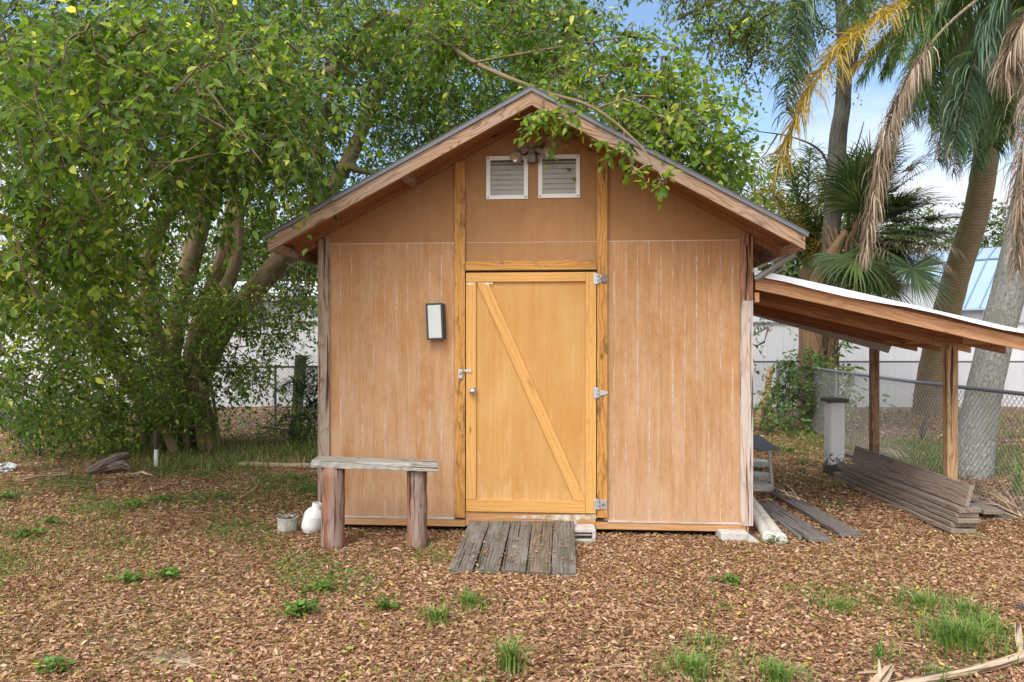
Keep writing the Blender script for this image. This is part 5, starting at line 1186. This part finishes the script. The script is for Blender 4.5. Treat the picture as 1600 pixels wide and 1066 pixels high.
for (x1, y1, x2, y2, x3, y3, Yf, mt_, dr_) in ((1560, -30, 1470, 70, 1450, 190, 10.2, 'frondg', 1.7), (1580, -20, 1500, 110, 1475, 240, 10.5, 'frondd', 2.2), (1600, -10, 1530, 90, 1525, 260, 10.2, 'frondb', 1.6), (1540, -60, 1440, 0, 1405, 90, 10.6, 'frondg', 1.5), (1620, 0, 1575, 110, 1568, 210, 9.4, 'frondg', 1.6)):
    frond(GP, [(1680, -60, 8.6), (x1, y1, (8.6+Yf)/2), (x2, y2, Yf), (x3, y3, Yf)], M[mt_], .55, 95, .011, dr_, .02, start=.25)
# ---- shrubs, vines, strap plants
def bush(name, regs, label, cat='shrub', mat='shrub', stem=None, group=None):
    px, py, Y = regs[0][:3]; b = at(px if stem is None else stem, py, Y); b.z = 0; T = empty(name, b, label, cat, group)
    lc, tw, cl = foliage(regs); np_mesh('leaves', lc, M[mat], parent=T)
    top = at(px, py, Y); m = MB(); m.tube([b, Vector((b.x, b.y, top.z*.8)) if stem else (b+top)/2, top], [.03, .02, .01], 6); 
    for k in range(0 if stem else 5): q = b+Vector((random.uniform(-.3, .3), random.uniform(-.2, .2), (top.z)*random.uniform(.5, .95))); m.tube([b, (b+q)/2+Vector((.03, 0, 0)), q], [.018, .012, .006], 5)
    m.build('stem', M['oak'], T, world=True)
    np_mesh('twigs', twig_chunks(tw)+link_chunks(cl, [b, top]), M['oak'], parent=T); return T
bush('shrub', [(1232, 620, 14.2, 38, 40, .5, 90, .10, 7, .1), (1262, 590, 14.2, 30, 45, .4, 60, .10, 7, .0), (1210, 655, 14, 40, 20, .5, 50, .09, 7, .1)], 'leafy green bush at the fence corner beside shed')
bush('vine', [(1290, 610, 14.0, 28, 55, .4, 90, .07, 7, .05), (1330, 620, 13.6, 25, 40, .4, 25, .07, 7, .1)], 'thin vine climbing the palm and tree trunks behind pillar', 'vine', 'drygrass')
bush('sapling', [(1310, 570, 14.6, 14, 36, .3, 14, .16, 6, .35), (1300, 545, 14.7, 12, 14, .2, 6, .16, 6, .35)], 'bright green broad-leaved sapling beside grey tree trunk', 'sapling')
bush('hanging_twig', [(1200, 512, 11.0, 24, 8, .2, 8, .07, 7, .1), (1184, 535, 11.0, 10, 8, .2, 4, .07, 6, .1)], 'leafy shoot poking out behind right shed corner', 'shoot', stem=1120)
bush('undergrowth_bush', [(60, 655, 11.2, 110, 38, .6, 150, .07, 7, .0), (190, 675, 11.2, 60, 24, .5, 70, .065, 7, .05)], 'dense low bush at the foot of ficus at left edge')
bush('undergrowth_bush', [(470, 655, 12.6, 40, 24, .4, 90, .07, 7, .05), (440, 670, 12.4, 40, 14, .4, 40, .07, 7, .1)], 'low bush around the mossy wooden post')
def blades(c, n, ln, w, spread, z0=0.0, lean=.9, rnd=(0, 1)):
    a_ = RNG.uniform(0, 6.283, n); r_ = np.abs(RNG.normal(0, spread, n)); p = np.stack([c[0]+np.cos(a_)*r_, c[1]+np.sin(a_)*r_, np.full(n, z0)], -1); p[:, 2] += gz(p[:, 0], p[:, 1])
    a2 = a_+RNG.normal(0, .8, n); t_ = RNG.uniform(.15, lean, n); d_ = np.stack([np.cos(a2)*t_, np.sin(a2)*t_, np.ones(n)], -1); sz = ln*RNG.uniform(.5, 1.2, n)
    v, tf, k, n = inst(BLADE, p, d_, np.stack([np.cos(a2), np.sin(a2), np.full(n, .2)], -1)*-1, sz, w*RNG.uniform(.7, 1.3, n), sz*1.6); return (v, tf, k, n, RNG.uniform(*rnd, n))
for i, (px, py, n, lab) in enumerate(((45, 690, 40, 'blue-green strap leaf plant at the far left edge'), (105, 692, 34, 'blue-green strap leaf plant between edge bush and ficus'), (10, 670, 30, 'strap leaf plant half hidden in the edge bush'))):
    c = gr(px, py); o = np_mesh('strap_leaf_plant', [blades(c, n, .95, .026, .10, lean=1.3)], M['strap'], loc=c); tag(o, lab, 'plant', 'strap leaf plants')
c = gr(480, 668); SPm = empty('palm_seedling', c, 'small palm seedling with feathery fronds left of shed', 'palm')
for e1 in ((505, 590), (530, 600), (440, 610), (470, 575), (495, 640)):
    frond(SPm, [(480, 655, 12.6), ((480+e1[0])/2, e1[1]-12, 12.5), (e1[0], e1[1], 12.3)], M['frondb'], .28, 26, .012, .5, .008, start=.3)

# grass: countable tufts are things, the loose rest is one stuff object
tufts = [(797, 1050, 130, .17, .05, 'tall spiky grass tuft at bottom centre'), (683, 972, 120, .10, .07, 'smaller grass tuft left of the round one'), (735, 948, 190, .085, .09, 'round bright grass tuft below the ramp'),
         (1500, 1010, 460, .15, .16, 'largest lush grass tuft near bottom right corner'), (1440, 948, 260, .10, .16, 'wide grass patch above the largest tuft'), (1510, 958, 170, .09, .14, 'sparser grass patch right of the wide one'), (1310, 955, 190, .08, .14, 'long low grass strip right of the yard centre'),
         (1545, 985, 130, .10, .08, 'small tuft just right of the largest one'), (1080, 1058, 260, .11, .15, 'grass tuft at bottom edge right of centre'), (1215, 1060, 190, .10, .10, 'grass tuft at bottom edge beside dead palm base'), (1105, 1010, 90, .08, .08, 'thin tuft above the bottom edge tuft'),
         (1470, 1070, 60, .09, .10, 'tuft growing over the tan branch'), (1375, 1030, 45, .08, .08, 'tuft next to the dry split palm base'), (1590, 770, 22, .42, .03, 'tall green strap grass at right edge by board pile'),
         (1595, 1050, 0, 0, 0, '')]
for (px, py, n, ln, spd, lab) in tufts:
    if n == 0: continue
    c = gr(px, py); c.z = 0; o = np_mesh('grass_tuft', [blades(c, n, ln, .0035 if ln < .3 else .012, spd)], M['grass'], loc=c); tag(o, lab, 'grass tuft', 'grass tufts on the leaf litter')
weeds = [(255, 785, 14, .20, 'low leafy weed patch in left middle of yard'), (215, 793, 10, .14, 'weed patch just left of the largest left patch'), (205, 912, 9, .09, 'bluish leafy weed in lower left yard'), (262, 905, 8, .08, 'leafy weed right of the bluish one'), (470, 960, 12, .09, 'broad leafed weed below the gas cylinder'),
         (600, 955, 5, .05, 'round leafed green weed left of the grass tufts'), (500, 925, 6, .07, 'small weed below the bench left leg'), (40, 840, 9, .12, 'ferny weed near left edge'), (12, 780, 10, .12, 'weed clump at the left edge below the bag'), (460, 750, 6, .1, 'small weed left of the bench seat'), (318, 745, 6, .12, 'weed near the stake and log'),
         (80, 820, 7, .1, 'tiny weed between the two left edge weeds'), (345, 780, 7, .12, 'green weed below the garden stake'), (480, 770, 5, .07, 'little weed above the gas cylinder'), (1215, 851, 7, .05, 'bright weed at the end of white pipes'), (1235, 708, 14, .22, 'yellow green weed patch behind brick'), (1255, 725, 8, .12, 'weed beside the tan brick'),
         (1140, 915, 5, .06, 'faint weed right of ramp in open yard'), (82, 1052, 6, .05, 'weed at the bottom left edge'), (820, 900, 0, 0, '')]
for (px, py, n, spd, lab) in weeds:
    if not n: continue
    c = gr(px, py); c.z = 0; ch = []; N = n*9
    a_ = RNG.uniform(0, 6.28, N); r_ = np.abs(RNG.normal(0, spd, N)); p = np.stack([c.x+np.cos(a_)*r_, c.y+np.sin(a_)*r_*.7, RNG.uniform(.02, .07, N)], -1)
    a2 = RNG.uniform(0, 6.28, N); sz = RNG.uniform(.03, .055, N)
    v, tf, k, N = inst(LEAF4, p, np.stack([np.cos(a2), np.sin(a2), RNG.normal(.15, .2, N)], -1), np.stack([RNG.normal(0, .3, N), RNG.normal(-.2, .3, N), np.ones(N)], -1), sz, sz*.36)
    o = np_mesh('weed', [(v, tf, k, N, np.clip(RNG.normal(.6, .2, N), 0, 1)), blades(c, n*2, .06, .003, spd, rnd=(.2, .7))], M['shrub'], loc=c); tag(o, lab, 'weed', 'weeds on the leaf litter')
# loose ground cover
ch = []
def scatter(n, x0, x1, y0, y1, ln, w, rnd):
    x = RNG.uniform(x0, x1, n); y = RNG.uniform(y0, y1, n); pn = np.sin(x*1.9+.5)*np.sin(y*1.6+1)+np.sin(x*.7+y*.9)*.6; k_ = (RNG.random(n) < np.clip(.35+pn*.5, .04, 1)) & ~in_shed(x, y, -.1); x, y = x[k_], y[k_]; n = len(x)
    a2 = RNG.uniform(0, 6.28, n); t_ = RNG.uniform(.2, 1.3, n); sz = ln*RNG.uniform(.4, 1.2, n)
    v, tf, k, n = inst(BLADE, np.stack([x, y, gz(x, y)], -1), np.stack([np.cos(a2)*t_, np.sin(a2)*t_, np.ones(n)], -1), np.stack([-np.cos(a2), -np.sin(a2), np.full(n, -.2)], -1), sz, w, sz*1.5); ch.append((v, tf, k, n, RNG.uniform(*rnd, n)))
scatter(16000, -9, -2.6, 9.8, 12.6, .16, .005, (0, 1)); scatter(42000, -9, -1.9, 5.4, 9.8, .06, .0035, (0, .8)); scatter(26000, 4.9, 12, 9.3, 13.5, .13, .005, (0, .8)); scatter(3500, 2.6, 5, 8.6, 13, .10, .005, (0, .8))
scatter(9000, -5, 5, 3.4, 6.2, .045, .0025, (0, .9)); scatter(5000, -5, 0, 3.6, 7, .04, .0025, (0, .9)); scatter(14000, -14, 14, 13, 18, .16, .007, (0, 1))
gc = []
def sprouts(n, x0, x1, y0, y1, thr, sz0, seed):
    x = RNG.uniform(x0, x1, n); y = RNG.uniform(y0, y1, n); pn = np.sin(x*2.3+seed)*np.sin(y*2.7+seed*2)+np.sin(x*5.1+y*3.7+seed)*.6+RNG.normal(0, .25, n); k_ = (pn > thr) & ~in_shed(x, y, -.15)
    x, y = x[k_], y[k_]; n = len(x); a2 = RNG.uniform(0, 6.28, n); sz = sz0*RNG.uniform(.6, 1.3, n)
    v, tf, k, n = inst(LEAF4, np.stack([x, y, gz(x, y)+RNG.uniform(.015, .05, n)], -1), np.stack([np.cos(a2), np.sin(a2), RNG.normal(.25, .3, n)], -1), np.stack([RNG.normal(0, .3, n), RNG.normal(-.2, .3, n), np.ones(n)], -1), sz, sz*.3)
    gc.append((v, tf, k, n, np.clip(RNG.normal(.6, .22, n), 0, 1)))
sprouts(42000, -8, -.5, 5.0, 10, .55, .030, 1.3); sprouts(9000, -4.5, 4.5, 3.5, 6.0, 1.0, .024, 2.2); sprouts(9000, 2.4, 7, 7.5, 12, .8, .03, .4); sprouts(6000, 1.5, 5, 3.6, 5.2, .8, .026, 3.1)
oc = np_mesh('ground_cover', gc, M['shrub'], loc=(0, 7, 0)); tag(oc, 'tiny green sprouts scattered through the dry leaves', 'ground cover', kind='stuff')
o = np_mesh('grass', ch, M['drygrass'], loc=(0, 10, 0)); tag(o, 'thin yellowish grass between the fallen leaves', 'grass', kind='stuff')
# green leaves fallen on the ramp
n = 7; p = np.array([tuple(gr(px, py, .1)+Vector((0, 0, .005))) for px, py in ((747, 865), (815, 866), (817, 885), (877, 880), (722, 892), (790, 897), (868, 884))])
v, tf, k, n = inst(LEAF, p+np.array([0, 0, .0]), RNG.normal(size=(n, 3))*[1, 1, .1], np.tile([0, 0, 1.], (n, 1)), .05, .014)
# hanging dark boot on the fence
c = at(1443, 668, 10.3); m = MB(); m.tube([c+Vector((.04, 0, .14)), c+Vector((.02, 0, .05)), c, c-Vector((.02, 0, .1)), c-Vector((.03, 0, .17))], [.02, .07, .085, .06, .01], 10, jit=.1, flat=.5); thing_mesh(m, 'palm_boot', M['drift'], c, 'dark palm boot caught in the chain link fence', 'palm boot')
